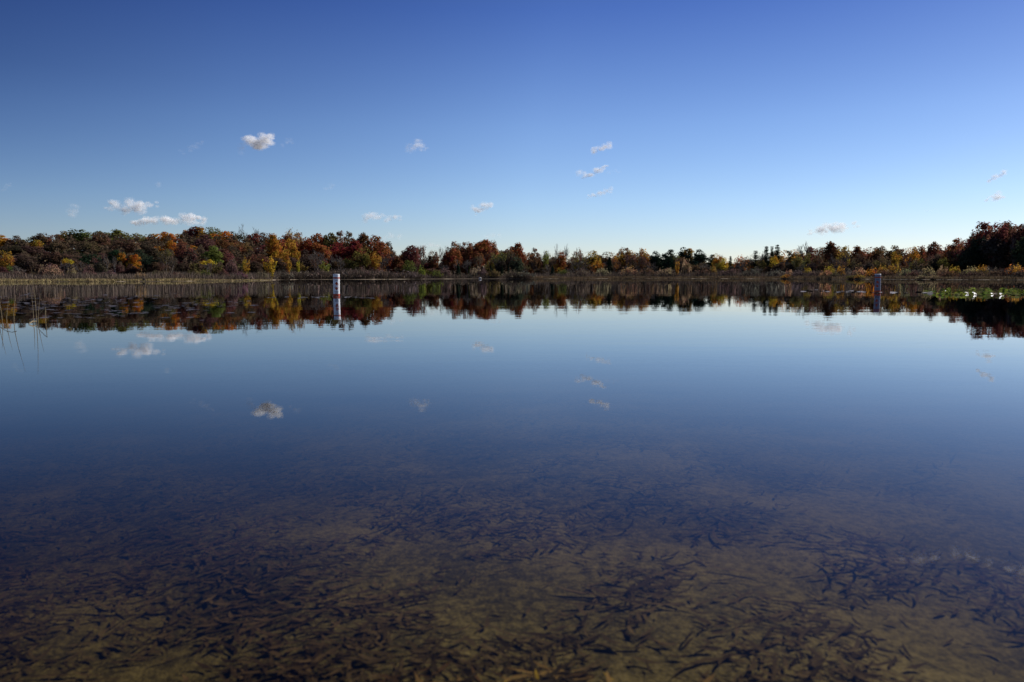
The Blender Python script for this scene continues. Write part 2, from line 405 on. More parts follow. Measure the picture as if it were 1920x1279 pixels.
put('sapling', [proto_sapling(81), proto_sapling(82), proto_sapling(83)], M_bark, M_leaf)
put('umbrella', [proto_umbrella(91)], M_grey, M_leaf)
put('shrub', [proto_shrub(101), proto_shrub(102), proto_shrub(103)], M_stem, M_leaf, 'stems', 'foliage')
put('mound', [proto_shrub(104, 2.6, 2.2, .15), proto_shrub(105, 2.4, 2.4, .25)], M_stem, M_leaf, 'stems', 'foliage')
NAME = dict(round='oak_tree', airy='oak_tree', sparse='half_bare_tree', bare='bare_tree', birch='birch_tree', pine='pine_tree', spire='pine_tree',
            cedar='cedar_tree', sapling='sapling', umbrella='small_tree', shrub='shrub', mound='reed_clump')
KIND = dict(round='round-crowned tree', airy='loose-crowned tree', sparse='half-bare tree', bare='bare tree', birch='white-trunked tree', pine='pine', spire='spiky pine',
            cedar='conical evergreen', sapling='sapling', umbrella='umbrella-shaped tree', shrub='bush', mound='reed clump')
CAT = dict(round='tree', airy='tree', sparse='tree', bare='tree', birch='tree', pine='pine tree', spire='pine tree', cedar='evergreen', sapling='sapling', umbrella='tree', shrub='bush', mound='reeds')
COL = {  # albedo of the foliage
 'rust': (.20, .072, .028), 'russet': (.145, .062, .032), 'crimson': (.16, .030, .024), 'maroon': (.12, .042, .034), 'orange': (.32, .135, .022),
 'golden': (.30, .165, .028), 'yellow': (.37, .25, .03), 'olive': (.115, .105, .03), 'green': (.055, .075, .022), 'dark green': (.026, .040, .024),
 'brown': (.10, .062, .038), 'dark brown': (.072, .048, .034), 'tan': (.27, .19, .10), 'grey': (.14, .115, .10), 'grey-brown': (.115, .088, .07), 'lime': (.16, .17, .035)}

def ensure_materials(kind):
    lst, mt, mc, tn, cn = PROTO[kind]
    for a, b, _, _ in lst:
        if not a.materials: a.materials.append(mt)
        if not b.materials: b.materials.append(mc)
for k in PROTO: ensure_materials(k)
FIRST = {}
THINGS = []      # (px, base label, object, group)
def plant(kind, px, top, w, Y, colour, base_label, group, base_z=None, jit=.14):
    """one tree or bush: an Empty with its trunk and its crown, its top at image row `top`, w pixels wide, at depth Y"""
    lst, mt, mc, tn, cn = PROTO[kind]
    v = int(RNG.integers(len(lst))); tm, cmh, r, H = lst[v]
    p = at_depth(px, top, Y); gz = float(ground_z(p.x, p.y)) if base_z is None else base_z
    h = max(p.z-gz, .6); wid = w*Y/F
    sx = wid/2/r*(1.14 if kind in ('round', 'airy', 'pine') else 1); sz = h/H
    key = (kind, v)
    if key not in FIRST:
        root = bpy.data.objects.new(NAME[kind], None); C.objects.link(root); root.empty_display_size = .5
        ch = [link(tn, tm, None, root), link(cn, cmh, None, root)]
        FIRST[key] = (root, ch)
    else:
        r0, c0 = FIRST[key]; root = r0.copy(); C.objects.link(root); ch = []
        for c in c0:
            d = c.copy(); C.objects.link(d); d.parent = root; ch.append(d)
    root.location = (p.x, p.y, gz-.05); root.rotation_euler = (0, 0, RNG.uniform(0, 6.28)); root.scale = (sx, sx*RNG.uniform(.9, 1.1), sz)
    col = np.array(COL[colour])*(1+RNG.normal(0, jit, 3)*(1, .8, .7)); col = np.clip(col, .01, .6)
    for c in ch: c.color = (*[float(x) for x in col], 1)
    if tn == 'stems': ch[0].color = (*[float(x) for x in np.array(COL['grey-brown'])*RNG.uniform(.75, 1.2)], 1)
    THINGS.append((px, base_label, root, group, CAT[kind]))
    return root

ZONES = [(-300, 110, "at the hill's left end"), (110, 235, 'above the two white birches'), (235, 330, 'under the long pink cloud'), (330, 420, 'above the umbrella-shaped yellow tree'),
 (420, 500, 'below the bare hilltop twigs'), (500, 600, 'left of the nearer buoy'), (600, 690, 'behind the nearer buoy'), (690, 760, 'where the hill drops away'),
 (760, 835, 'just right of the hill'), (835, 935, 'behind the white shore boulder'), (935, 1010, 'behind the dark reed mound'), (1010, 1075, 'behind the dark shore cedar'),
 (1075, 1205, 'under the three stacked clouds'), (1205, 1345, 'in the dark pine stand'), (1345, 1420, 'beside the low treeline gap'), (1420, 1490, 'around the spiky pines'),
 (1490, 1600, 'below the bright right cloud'), (1600, 1690, 'behind the farther buoy'), (1690, 1810, 'right of the farther buoy'), (1810, 2400, 'in the tall right-hand clump')]
def zone(px): return next(z for a, b, z in ZONES if a <= px < b)
ROWW = dict(u='in the understory', k='deep inside', b='on the skyline', m='midway up', f='low in front')
CRX = [-200, 0, 40, 60, 80, 100, 130, 160, 200, 240, 270, 290, 315, 345, 362, 400, 440, 505, 545, 580, 600, 630, 650, 680, 700, 720, 736, 748, 758, 770, 790, 808, 824, 838, 870, 905, 930, 945, 965, 985, 1020, 1055, 1085, 1115, 1140, 1175, 1205, 1220, 1260, 1285, 1310, 1330, 1350, 1368, 1382, 1420, 1440, 1458, 1500, 1540, 1560, 1600, 1630, 1660, 1700, 1715, 1735, 1750, 1770, 1790, 1810, 1825, 1835, 1850, 1875, 1920, 2040]
CRY = [444, 440, 437, 440, 437, 434, 430, 429, 427, 427, 430, 430, 427, 430, 424, 424, 427, 433, 434, 432, 430, 431, 432, 434, 438, 444, 454, 470, 462, 456, 462, 476, 480, 454, 451, 445, 448, 456, 454, 462, 470, 471, 467, 464, 470, 461, 463, 468, 466, 461, 465, 470, 476, 484, 474, 471, 465, 462, 463, 456, 454, 456, 454, 458, 461, 454, 460, 449, 451, 446, 446, 432, 418, 414, 411, 413, 408]
def crest(px): return float(np.interp(px, CRX, CRY))
PAL = [  # x range, row, weighted (kind, colour) choices
 (-300, 105, 'b', 'round:brown*2 airy:olive*2 round:orange airy:russet'), (-300, 105, 'm', 'round:brown*2 round:dark_brown airy:olive round:maroon'), (-300, 130, 'f', 'round:dark_brown*3 round:brown round:dark_green'),
 (105, 285, 'b', 'round:olive*4 airy:olive*2 round:green*2'), (105, 285, 'm', 'round:brown*2 airy:olive*2 round:dark_brown airy:orange'), (130, 330, 'f', 'round:dark_brown*3 round:maroon round:dark_green sparse:brown'),
 (285, 350, 'b', 'round:orange*2 round:olive airy:golden round:russet'), (285, 430, 'm', 'round:orange*2 round:maroon round:russet round:golden'), (330, 430, 'f', 'round:dark_brown*2 round:maroon*2 round:olive'),
 (350, 430, 'b', 'round:orange round:rust round:golden airy:olive'), (430, 520, 'b', 'round:russet*2 round:rust airy:brown'), (430, 600, 'm', 'round:russet*2 round:maroon round:golden round:rust'),
 (430, 600, 'f', 'round:maroon*2 round:dark_brown*2 round:russet bare:grey'), (520, 620, 'b', 'round:golden round:rust*2 airy:brown round:olive'), (600, 760, 'b', 'round:rust*4 round:russet round:orange'),
 (600, 760, 'm', 'round:rust*3 round:russet*2 round:crimson'), (600, 760, 'f', 'round:russet*2 round:maroon bare:grey*2 airy:olive'),
 (760, 840, 'b', 'round:russet round:maroon bare:grey*2'), (760, 840, 'f', 'round:maroon*2 sparse:brown bare:grey'), (840, 1000, 'b', 'round:rust*4 round:russet*2'), (840, 1000, 'f', 'round:russet*2 sparse:brown*2 airy:olive bare:grey round:rust'),
 (1000, 1075, 'b', 'airy:olive round:russet bare:grey*2'), (1000, 1075, 'f', 'round:russet airy:golden bare:grey sparse:brown'), (1075, 1205, 'b', 'bare:grey*3 sparse:russet airy:brown airy:golden'), (1075, 1205, 'f', 'bare:grey*2 sparse:brown*2 airy:olive'),
 (1205, 1345, 'b', 'pine:dark_green*4 airy:olive round:golden'), (1205, 1345, 'f', 'pine:dark_green*2 bare:grey*2 sparse:brown'), (1345, 1400, 'b', 'bare:grey*2 sparse:golden'), (1345, 1420, 'f', 'sparse:golden bare:grey airy:olive'),
 (1400, 1490, 'b', 'pine:dark_green bare:grey*2 airy:golden'), (1420, 1500, 'f', 'airy:olive*2 bare:grey*2 sparse:brown'), (1490, 1600, 'b', 'round:russet*3 airy:brown bare:grey airy:golden'), (1500, 1600, 'f', 'airy:olive bare:grey*2 sparse:brown'),
 (1600, 1700, 'b', 'airy:russet*3 round:maroon round:russet'), (1600, 1700, 'f', 'sparse:brown*2 bare:grey*2 round:dark_brown'), (1700, 1815, 'b', 'airy:russet round:rust round:brown airy:brown'), (1700, 1815, 'f', 'round:dark_brown sparse:brown airy:olive bare:grey'),
 (1815, 2400, 'b', 'round:maroon*2 round:russet'), (1815, 2400, 'f', 'round:dark_brown*3 round:dark_green')]
PAL += [(-300, 760, 'u', 'round:dark_brown*3 sparse:brown bare:grey*2 shrub:grey-brown sapling:olive'), (760, 1205, 'u', 'bare:grey*3 sparse:brown*2 round:dark_brown*2 airy:olive'), (1205, 2400, 'u', 'bare:grey*3 sparse:brown*2 round:dark_brown*3 airy:olive'),
 (-300, 1205, 'k', 'round:dark_brown*2 round:brown'), (1205, 2400, 'k', 'round:dark_brown*3 pine:dark_green')]
def pick(px, row):
    for a, b, r, s in PAL:
        if r == row and a <= px < b:
            opt = []
            for w in s.split():
                k, _, n = w.partition('*'); opt += [k]*(int(n) if n else 1)
            k, c = opt[int(RNG.integers(len(opt)))].split(':'); return k, c.replace('_', ' ')
    return 'round', 'brown'
def lab(colour, kind, px, row):
    c = '' if kind == 'bare' and colour == 'grey' else colour
    return f"{c} {KIND[kind]} {ROWW[row]} {zone(px)}".strip()
def fill(x0, x1, row, step, w, off, drop, jy, joff):
    px = x0
    while px < x1:
        x = px + RNG.uniform(-.3, .3)*step
        k, c = pick(x, row)
        ww = w*RNG.uniform(.85, 1.2)*(1.0 if k not in ('pine', 'bare', 'sparse') else .85)
        y = crest(x)+drop+RNG.normal(0, jy)
        if row == 'b' and k in ('bare',): y -= 3
        plant(k, x, y, ww, shoreY(x)+off+RNG.uniform(-joff, joff), c, lab(c, k, x, row), f"trees {ROWW[row]} {zone(x)}")
        px += step*RNG.uniform(.85, 1.15)
fill(-45, 520, 'b', 25, 42, 150, 2, 2.5, 12)
fill(-45, 520, 'm', 27, 44, 108, 22, 6, 10)
fill(-45, 520, 'f', 28, 42, 66, 44, 7, 8)
fill(520, 742, 'b', 24, 38, 105, 2, 2.5, 10)
fill(520, 735, 'm', 26, 40, 76, 20, 5, 8)
fill(520, 735, 'f', 26, 34, 48, 44, 7, 6)
fill(745, 1205, 'b', 23, 31, 70, 3, 2.5, 8)
fill(745, 1205, 'f', 22, 28, 44, 20, 5, 6)
fill(1205, 1500, 'b', 21, 30, 70, 3, 2.5, 8)
fill(1205, 1500, 'f', 23, 27, 45, 20, 5, 6)
fill(1500, 1815, 'b', 22, 32, 62, 2, 2.5, 8)
fill(1500, 1815, 'f', 22, 30, 42, 20, 5, 6)
fill(1815, 1960, 'b', 24, 44, 42, 2, 3, 6)
fill(1815, 1960, 'f', 24, 40, 28, 32, 8, 5)

fill(-45, 735, 'u', 22, 27, 46, 62, 5, 6)
fill(742, 1960, 'k', 26, 36, 104, 15, 3, 8)
fill(742, 1960, 'u', 21, 25, 33, 31, 4, 4)
# trees one can single out
S = [
 ('airy', 10, 464, 26, 55, 'golden', "golden loose tree low at the extreme left edge of the wood"),
 ('round', 68, 448, 24, 120, 'golden', "golden-orange tree patch high near the left end of the hill"),
 ('round', 45, 472, 40, 50, 'dark brown', "dark brown rounded tree hanging low behind the left tan bush"),
 ('umbrella', 126, 484, 22, 40, 'yellow', "small yellow-green topped tree in dark shade left of the birches"),
 ('round', 362, 421, 36, 152, 'maroon', "dark maroon domed tree standing highest on the left hill skyline"),
 ('airy', 400, 420, 36, 152, 'olive', "dull olive tree on the skyline just right of the maroon dome"),
 ('round', 320, 446, 20, 100, 'orange', "small bright orange tree high on slope above the dark crimson tree"),
 ('round', 225, 471, 24, 60, 'orange', "orange-topped tree just right of the two white birches"),
 ('round', 251, 472, 24, 50, 'orange', "tapering orange tree reaching down to the brush right of the birches"),
 ('round', 282, 478, 32, 46, 'dark green', "dark green rounded tree between the tapering orange tree and olive tree"),
 ('sparse', 310, 464, 24, 46, 'olive', "slender olive tree with pale trunk left of the dark crimson tree"),
 ('round', 342, 452, 38, 60, 'maroon', "dark crimson spreading tree left of the umbrella-shaped yellow tree"),
 ('umbrella', 388, 486, 34, 44, 'yellow', "umbrella-shaped yellow-green tree standing out against dark wood"),
 ('birch', 199, 476, 14, 42, 'grey', "left of two bare white birches at the foot of the hill"),
 ('birch', 214, 478, 13, 42, 'grey', "right of two bare white birches, topped by yellow leaves"),
 ('bare', 453, 418, 22, 150, 'grey', "bare twiggy treetop breaking the skyline on the left hill, left one"),
 ('bare', 482, 424, 22, 150, 'grey', "bare twiggy treetop breaking the skyline on the left hill, right one"),
 ('sparse', 548, 427, 34, 110, 'tan', "pale tan half-bare tree on the skyline above the golden tree"),
 ('round', 512, 437, 34, 80, 'orange', "orange wide tree high on the hill left of the yellow one"),
 ('round', 545, 440, 28, 70, 'golden', "yellow-gold drooping tree in mid slope left of the nearer buoy"),
 ('round', 664, 449, 42, 55, 'crimson', "large crimson round tree just right of the nearer buoy"),
 ('round', 708, 440, 50, 64, 'rust', "big rust-brown tree rounding off the right end of the hill"),
 ('airy', 703, 468, 24, 40, 'golden', "small yellowish tree below the big rust-brown tree at hill end"),
 ('bare', 716, 472, 26, 38, 'grey', "bare grey tree in front of the hill's right end"),
 ('sapling', 458, 481, 20, 26, 'golden', "yellow-tan sapling beside the brush, leftmost of the lakeside yellow row"),
 ('sapling', 505, 479, 26, 22, 'yellow', "brightest yellow sapling of the lakeside row left of the nearer buoy"),
 ('sapling', 540, 488, 13, 22, 'golden', "short yellow sapling between brightest sapling and slender one"),
 ('sapling', 557, 483, 12, 22, 'yellow', "slender yellow sapling nearest the buoy's left side"),
 ('sapling', 608, 490, 26, 24, 'lime', "yellow-green sapling close to the nearer buoy's left"),
 ('bare', 595, 466, 36, 36, 'grey', "wide bare grey tree above the yellow-green sapling"),
 ('bare', 637, 476, 18, 34, 'grey', "bare pale tree rising straight above the nearer buoy"),
 ('round', 769, 456, 34, 40, 'maroon', "dark maroon tree with sky gaps, first right of the hill"),
 ('sparse', 790, 460, 22, 46, 'russet', "pinkish-brown thin tree in the gap right of the hill"),
 ('round', 812, 467, 24, 40, 'russet', "small russet tree at the left foot of the central clump"),
 ('bare', 824, 461, 16, 50, 'grey', "thin bare tree in the notch left of the central clump"),
 ('round', 850, 452, 34, 42, 'rust', "rust-red tree at the left end of the central clump"),
 ('round', 905, 444, 44, 52, 'rust', "tallest rust-red tree at the middle of the central clump"),
 ('round', 873, 450, 30, 56, 'russet', "russet tree between the two rust-red trees of the central clump"),
 ('round', 972, 454, 34, 56, 'rust', "rust-orange tree ending the central clump on its right"),
 ('sparse', 935, 470, 36, 30, 'olive', "olive-grey half-bare tree before the central clump"),
 ('round', 1004, 464, 26, 46, 'russet', "single russet dome right of the central clump"),
 ('airy', 1024, 467, 14, 46, 'lime', "yellow-green tree left of the dark red dome"),
 ('round', 1052, 469, 22, 40, 'rust', "dark red dome above the shore cedar"),
 ('bare', 1046, 455, 20, 66, 'grey', "tall bare tree sticking up behind the dark red dome, left"),
 ('bare', 1061, 456, 16, 66, 'grey', "tall bare tree sticking up behind the dark red dome, right"),
 ('sparse', 1085, 464, 24, 50, 'russet', "mauve-brown thin dome under the stacked clouds"),
 ('airy', 1120, 484, 30, 30, 'orange', "low orange tree left of the low dark evergreens"),
 ('cedar', 1143, 482, 24, 30, 'dark green', "wide low dark evergreen right of the low orange tree"),
 ('cedar', 1036, 499, 14, 16, 'dark green', "dark cone-shaped shore cedar beside the marsh strip"),
 ('cedar', 859, 494, 16, 16, 'dark green', "dark green shore cedar left of the white boulder, larger one"),
 ('cedar', 880, 499, 10, 18, 'green', "small green cedar just left of the white boulder"),
 ('cedar', 920, 496, 10, 20, 'dark green', "small dark cedar just right of the white boulder"),
 ('cedar', 941, 497, 9, 20, 'dark green', "narrow dark cedar above the left shoulder of the reed mound"),
 ('cedar', 953, 495, 8, 20, 'dark green', "narrow dark cedar above the middle of the reed mound"),
 ('shrub', 790, 500, 14, 22, 'lime', "bright green bush in the gap right of the hill"),
 ('round', 1172, 461, 30, 66, 'russet', "brown dome at the left end of the pine stand"),
 ('airy', 1205, 462, 26, 66, 'golden', "golden-brown tree between brown dome and first pine"),
 ('pine', 1228, 467, 26, 60, 'dark green', "leftmost broad pine of the dark stand"),
 ('pine', 1255, 465, 32, 58, 'dark green', "broad dark pine second in the stand"),
 ('pine', 1284, 460, 32, 60, 'dark green', "tallest rounded pine at the middle of the dark stand"),
 ('pine', 1314, 464, 32, 60, 'dark green', "rightmost broad pine of the dark stand"),
 ('airy', 1345, 472, 20, 50, 'orange', "orange-yellow tree right of the dark pine stand"),
 ('airy', 1358, 480, 18, 44, 'yellow', "bright yellow tree left of the treeline gap"),
 ('spire', 1370, 479, 12, 44, 'green', "thin green spire inside the treeline gap"),
 ('shrub', 1286, 486, 20, 20, 'tan', "tan-orange bush at the foot of the tallest pine"),
 ('sapling', 1269, 490, 12, 20, 'golden', "small yellow sapling left of the tan-orange bush"),
 ('spire', 1417, 470, 22, 50, 'dark green', "slim dark spruce right of the treeline gap"),
 ('spire', 1437, 460, 20, 60, 'dark green', "left spiky pine of the plumed trio"),
 ('spire', 1448, 462, 19, 60, 'dark green', "middle spiky pine of the plumed trio"),
 ('spire', 1458, 459, 26, 60, 'dark green', "right and fullest spiky pine of the plumed trio"),
 ('airy', 1452, 478, 20, 36, 'yellow', "yellow-olive tree in front of the plumed pines"),
 ('bare', 1508, 450, 30, 60, 'grey', "tall bare tree with rounded top left of the bright cloud"),
 ('airy', 1496, 472, 16, 34, 'olive', "yellow-green tree low in front of the tall bare tree"),
 ('airy', 1515, 470, 14, 34, 'olive', "right-hand yellow-green tree in front of the tall bare tree"),
 ('round', 1558, 452, 36, 62, 'russet', "broad russet dome straight below the bright right cloud"),
 ('airy', 1680, 468, 20, 36, 'golden', "bright orange-gold tree right of the farther buoy"),
 ('airy', 1712, 458, 26, 50, 'orange', "orange layered tree second right from the farther buoy"),
 ('round', 1750, 448, 24, 52, 'russet', "ragged brown tree poking up left of the tall right-hand clump"),
 ('round', 1793, 445, 42, 44, 'rust', "rust-red tree just left of the tall right-hand clump"),
 ('airy', 1770, 480, 22, 30, 'olive', "olive tree lit low before the rust-red right tree"),
 ('round', 1846, 414, 50, 36, 'maroon', "tall dark maroon tree leading the right-hand clump"),
 ('round', 1878, 410, 46, 34, 'maroon', "tallest dark maroon tree at the centre of the right-hand clump"),
 ('round', 1920, 411, 54, 36, 'maroon', "dark maroon tree cut by the right edge of the photo"),
 ('bare', 1822, 434, 22, 40, 'grey', "bare twiggy tree at left shoulder of the right-hand clump"),
]
for k, px, top, w, off, c, l in S:
    plant(k, px, top, w, shoreY(px)+off, c, l, None, jit=.07)

# bushes of the bank
B = [(92, 496, 46, 20, 'tan'), (135, 502, 20, 18, 'tan'), (30, 506, 30, 16, 'grey-brown'), (165, 506, 26, 18, 'grey-brown'), (205, 506, 30, 18, 'grey-brown'), (262, 511, 24, 14, 'tan'), (294, 508, 26, 16, 'brown'),
 (330, 511, 24, 14, 'brown'), (364, 506, 28, 18, 'olive'), (384, 506, 26, 18, 'olive'), (418, 506, 26, 18, 'brown'), (450, 509, 26, 14, 'grey-brown'), (488, 508, 26, 14, 'grey-brown'),
 (818, 507, 22, 12, 'olive'), (835, 503, 22, 16, 'grey-brown'), (890, 502, 24, 16, 'tan'), (905, 503, 20, 16, 'grey-brown'), (925, 506, 26, 10, 'brown'),
 (1090, 506, 30, 16, 'grey-brown'), (1130, 503, 30, 18, 'tan'), (1180, 501, 36, 18, 'tan'), (1215, 503, 34, 16, 'brown'), (1250, 503, 36, 16, 'tan'), (1320, 503, 36, 16, 'brown'), (1337, 499, 16, 20, 'golden'), (1370, 504, 36, 16, 'grey-brown'), (1410, 504, 36, 16, 'grey-brown'), (1455, 506, 36, 14, 'grey-brown'),
 (1480, 506, 16, 14, 'tan'), (1514, 502, 18, 16, 'golden'), (1498, 508, 26, 10, 'grey-brown'), (1556, 499, 24, 15, 'golden'), (1576, 499, 18, 15, 'golden'), (1550, 507, 26, 9, 'tan'), (1564, 511, 26, 6, 'brown'), (1528, 508, 26, 10, 'grey-brown'),
 (1612, 503, 26, 13, 'tan'), (1635, 504, 22, 12, 'golden'), (1654, 499, 22, 14, 'golden'), (1676, 497, 26, 14, 'golden'), (1700, 504, 22, 11, 'tan'), (1712, 508, 22, 8, 'brown'), (1740, 502, 26, 12, 'tan'), (1660, 508, 36, 8, 'dark brown'),
 (1598, 516, 24, 2, 'olive'), (1612, 515, 18, 2, 'golden'), (1768, 500, 24, 12, 'tan'), (1790, 500, 24, 12, 'golden'), (1822, 501, 30, 12, 'tan'), (1842, 498, 20, 13, 'golden'), (1780, 508, 36, 7, 'brown'), (1825, 508, 40, 6, 'dark brown'),
 (1870, 505, 40, 9, 'dark brown'), (1905, 497, 34, 12, 'golden'), (1918, 506, 40, 7, 'dark brown'), (1730, 516, 26, 2, 'tan'), (1752, 516, 20, 2, 'tan'), (1475, 515, 22, 3, 'golden')]
for px, top, w, off, c in B:
    plant('shrub', px, top, w, shoreY(px)+off, c, f"{c} bush on the bank {zone(px)}", None)
RM = [(560, 506, 60, 6), (600, 503, 60, 8), (640, 502, 60, 8), (680, 502, 56, 8), (720, 503, 56, 8), (760, 507, 44, 6), (530, 508, 40, 6), (965, 506, 50, 4), (985, 509, 44, 3), (780, 510, 40, 5)]
for px, top, w, off in RM:
    plant('mound', px, top, w, shoreY(px)+off, 'grey-brown', f"grey-brown reed clump at the waterline {zone(px)}", None)

# labels: same-looking neighbours are told apart by their order from the left
ORD = ['leftmost', 'second from left', 'third from left', 'fourth from left', 'fifth from left', 'sixth from left', 'seventh from left', 'eighth from left', 'ninth from left']
by = {}
for t in THINGS: by.setdefault(t[1], []).append(t)
for base, ts in by.items():
    ts.sort(key=lambda t: t[0])
    for i, (px, b, o, g, cat) in enumerate(ts):
        if len(ts) == 1: l = b
        else: l = f"{b}, {ORD[min(i, 8)] if i < len(ts)-1 or i == 0 else 'rightmost'}"
        tag(o, l, cat, g or ('bushes along the far bank' if cat in ('bush', 'reeds') else None))

# ------------------------------------------------------------------ brush, sedge (uncountable)
def strip(name, n, x0, x1, off0, off1, hgt, wid, colour, label, cat, seed, lean=.25):
    rng = np.random.default_rng(seed)
    px = rng.uniform(x0, x1, n); off = rng.uniform(off0, off1, n)
    Y = np.interp(px, SH_PX, SH_Y)+off; X = (px-960)/F*Y
    z = ground_z(X, Y)
    h = np.interp(px, *hgt)*rng.uniform(.55, 1.1, n)*(1+.18*np.sin(px*.11+off)+.15*np.sin(px*.037+2))
    base = np.stack([X, Y, z-.05], 1)
    tip = base+np.stack([rng.normal(size=n)*lean*h, rng.normal(size=n)*lean*h, h], 1)
    v, l = blades(base, tip, wid*rng.uniform(.6, 1.4, n), rng)
    o = link(name, mesh_np(name, v, l, 5), M_stem); o.color = (*colour, 1)
    return stuff(o, label, cat)
strip('brush', 52000, -60, 1985, 8, 40, ([-60, 0, 500, 540, 640, 760, 790, 870, 1000, 1150, 1340, 1500, 1700, 1985], [1.6, 1.6, 1.9, 3.2, 3.6, 3.0, 1.8, 2.0, 2.3, 3.3, 3.0, 2.6, 2.2, 2.0]), .055,
      (.155, .118, .092), "grey-brown leafless brush in a continuous band along the far shore", 'brush', 7)
strip('sedge', 30000, -60, 512, .3, 24, ([-60, 380, 512], [.55, .5, .18]), .05, (.31, .24, .12), "low tan sedge meadow along the left waterline", 'sedge', 8, .3)
strip('marsh_grass', 22000, 990, 1985, .2, 9, ([990, 1400, 1985], [1.2, 1.1, .7]), .05, (.21, .15, .09), "short tan marsh grass edging the water from centre to right", 'grass', 9, .2)

def wood(name, n, x0, x1, bands, colour, label, seed):
    rng = np.random.default_rng(seed)
    px = rng.uniform(x0, x1, n); bb = np.array(bands)[rng.integers(len(bands), size=n)]; off = rng.uniform(bb[:, 0], bb[:, 1]); drop = bb[:, 2]; Y = np.interp(px, SH_PX, SH_Y)+off; X = (px-960)/F*Y
    gz = ground_z(X, Y); top = np.interp(px, CRX, CRY)+drop+5*np.sin(px*.21)+4*np.sin(px*.47+off*.3)+4*np.sin(px*.083)
    zt = np.maximum((HORIZ-top)/F*Y+CAMH, gz+1.5)
    z = gz+(zt-gz)*rng.random(n)**.8
    c = np.stack([X, Y, z], 1)
    o = link(name, kites(name, c, rng.normal(size=c.shape)+np.array((0, -.3, .4)), rng.uniform(.3, .75, n), rng), M_leaf); o.color = (*colour, 1)
    return stuff(o, label, 'woodland')
wood('far_woodland', 60000, 500, 1990, [(115, 165, 24)], (.075, .05, .036), "dark brown mass of far woodland showing between the nearer trees", 61)
wood('hill_woodland', 34000, -70, 745, [(120, 136, 20), (82, 94, 42), (50, 58, 70)], (.065, .046, .03), "shaded brown mass of woodland between the trees of the left hill", 62)
# ------------------------------------------------------------------ buoys
M_paint = plain('white_paint', (.78, .78, .80), .45, (.68, .68, .70), 5, .4)
M_orange = plain('orange_paint', (.50, .055, .012), .5, (.38, .04, .01), 7, .4)
M_black = plain('black_paint', (.02, .02, .022), .5, (.03, .03, .03), 7, .4)
def lathe(name, prof, n, mat, parent):
    V, L = [], []
    for r, z in prof:
        for k in range(n): a = 2*math.pi*k/n; V.append((r*math.cos(a), r*math.sin(a), z))
    m = len(prof)
    for i in range(m-1):
        for k in range(n): k2 = (k+1) % n; L += [i*n+k, i*n+k2, (i+1)*n+k2, (i+1)*n+k]
    return smooth(link(name, mesh_np(name, V, L, 4), mat, parent))
def on_cyl(name, quads, r, mat, parent, face):
    """flat marks wrapped on the cylinder: quads of (s, z) in metres round the face direction"""
    V, L = [], []
    for q in quads:
        steps = 6
        (a, b, c, d) = q
        for k in range(steps+1):
            t = k/steps
            for p0, p1 in ((a, b), (d, c)):
                s, z = p0[0]+(p1[0]-p0[0])*t, p0[1]+(p1[1]-p0[1])*t
                an = face + s/r; V.append((r*math.cos(an), r*math.sin(an), z))
        base = len(V)-2*(steps+1)
        for k in range(steps): L += [base+2*k, base+2*k+2, base+2*k+3, base+2*k+1]
    return link(name, mesh_np(name, V, L, 4), mat, parent)
def buoy(px, wy, ty, wpx, label, face_off=0.0, tilt=0.0, paint=None):
    paint = paint or M_paint
    p = on_level(px, wy); D = p.y
    H = at_depth(px, ty, D).z; r = wpx*D/F/2
    root = bpy.data.objects.new('marker_buoy', None); C.objects.link(root); root.location = (p.x, p.y, 0); root.rotation_euler = (0, tilt, 0)
    tag(root, label, 'buoy', 'white and orange regulatory buoys')
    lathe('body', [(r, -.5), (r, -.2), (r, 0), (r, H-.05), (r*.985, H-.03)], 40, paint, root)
    lathe('top_cap', [(r*1.035, H-.032), (r*1.035, H-.012), (r*.96, H), (r*.5, H+.004), (.001, H+.005)], 40, M_paint, root)
    for z0, z1 in ((H-.20, H-.135), (.0, .085)):
        lathe('band', [(r*1.012, z0), (r*1.018, z0+.004), (r*1.018, z1-.004), (r*1.012, z1)], 40, M_orange, root)
    face = math.atan2(-p.y, -p.x)+face_off
    for fo in (0, math.pi):
        zc = H*.45; hw, hh, t = r*1.12, H*.20, .325
        O = [(0, hh), (hw, 0), (0, -hh), (-hw, 0)]
        qs = []
        for k in range(4):
            a, b = O[k], O[(k+1) % 4]
            qs.append(((a[0], zc+a[1]), (b[0], zc+b[1]), (b[0]*(1-2.1*t), zc+b[1]*(1-2.1*t)), (a[0]*(1-2.1*t), zc+a[1]*(1-2.1*t))))
        on_cyl('diamond_mark', qs, r*1.012, M_orange, root, face+fo)
        lt = []
        for zc2, n, hgt in ((H*.185, 4, .04), (H*.125, 3, .03), (H*.71, 3, .026)):
            for k in range(n):
                s = (k-(n-1)/2)*.045; lt.append(((s-.013, zc2-hgt/2), (s+.013, zc2-hgt/2), (s+.013, zc2+hgt/2), (s-.013, zc2+hgt/2)))
        on_cyl('lettering', lt, r*1.012, M_black, root, face+fo)
    return root
buoy(631, 554.6, 514, 12.0, "nearer white cylinder buoy with orange diamond and bands, brightly reflected, left of centre", .05, R(.8))
buoy(1645.5, 547.8, 514, 10.2, "farther white cylinder buoy with dark red diamond, standing by the right lily pads", -.12, R(-1.5), plain('backlit_shade_paint', (.24, .24, .30), .6, (.16, .16, .21), 4, .3))  # backlit shade of the white body put into a darker, bluer paint colour

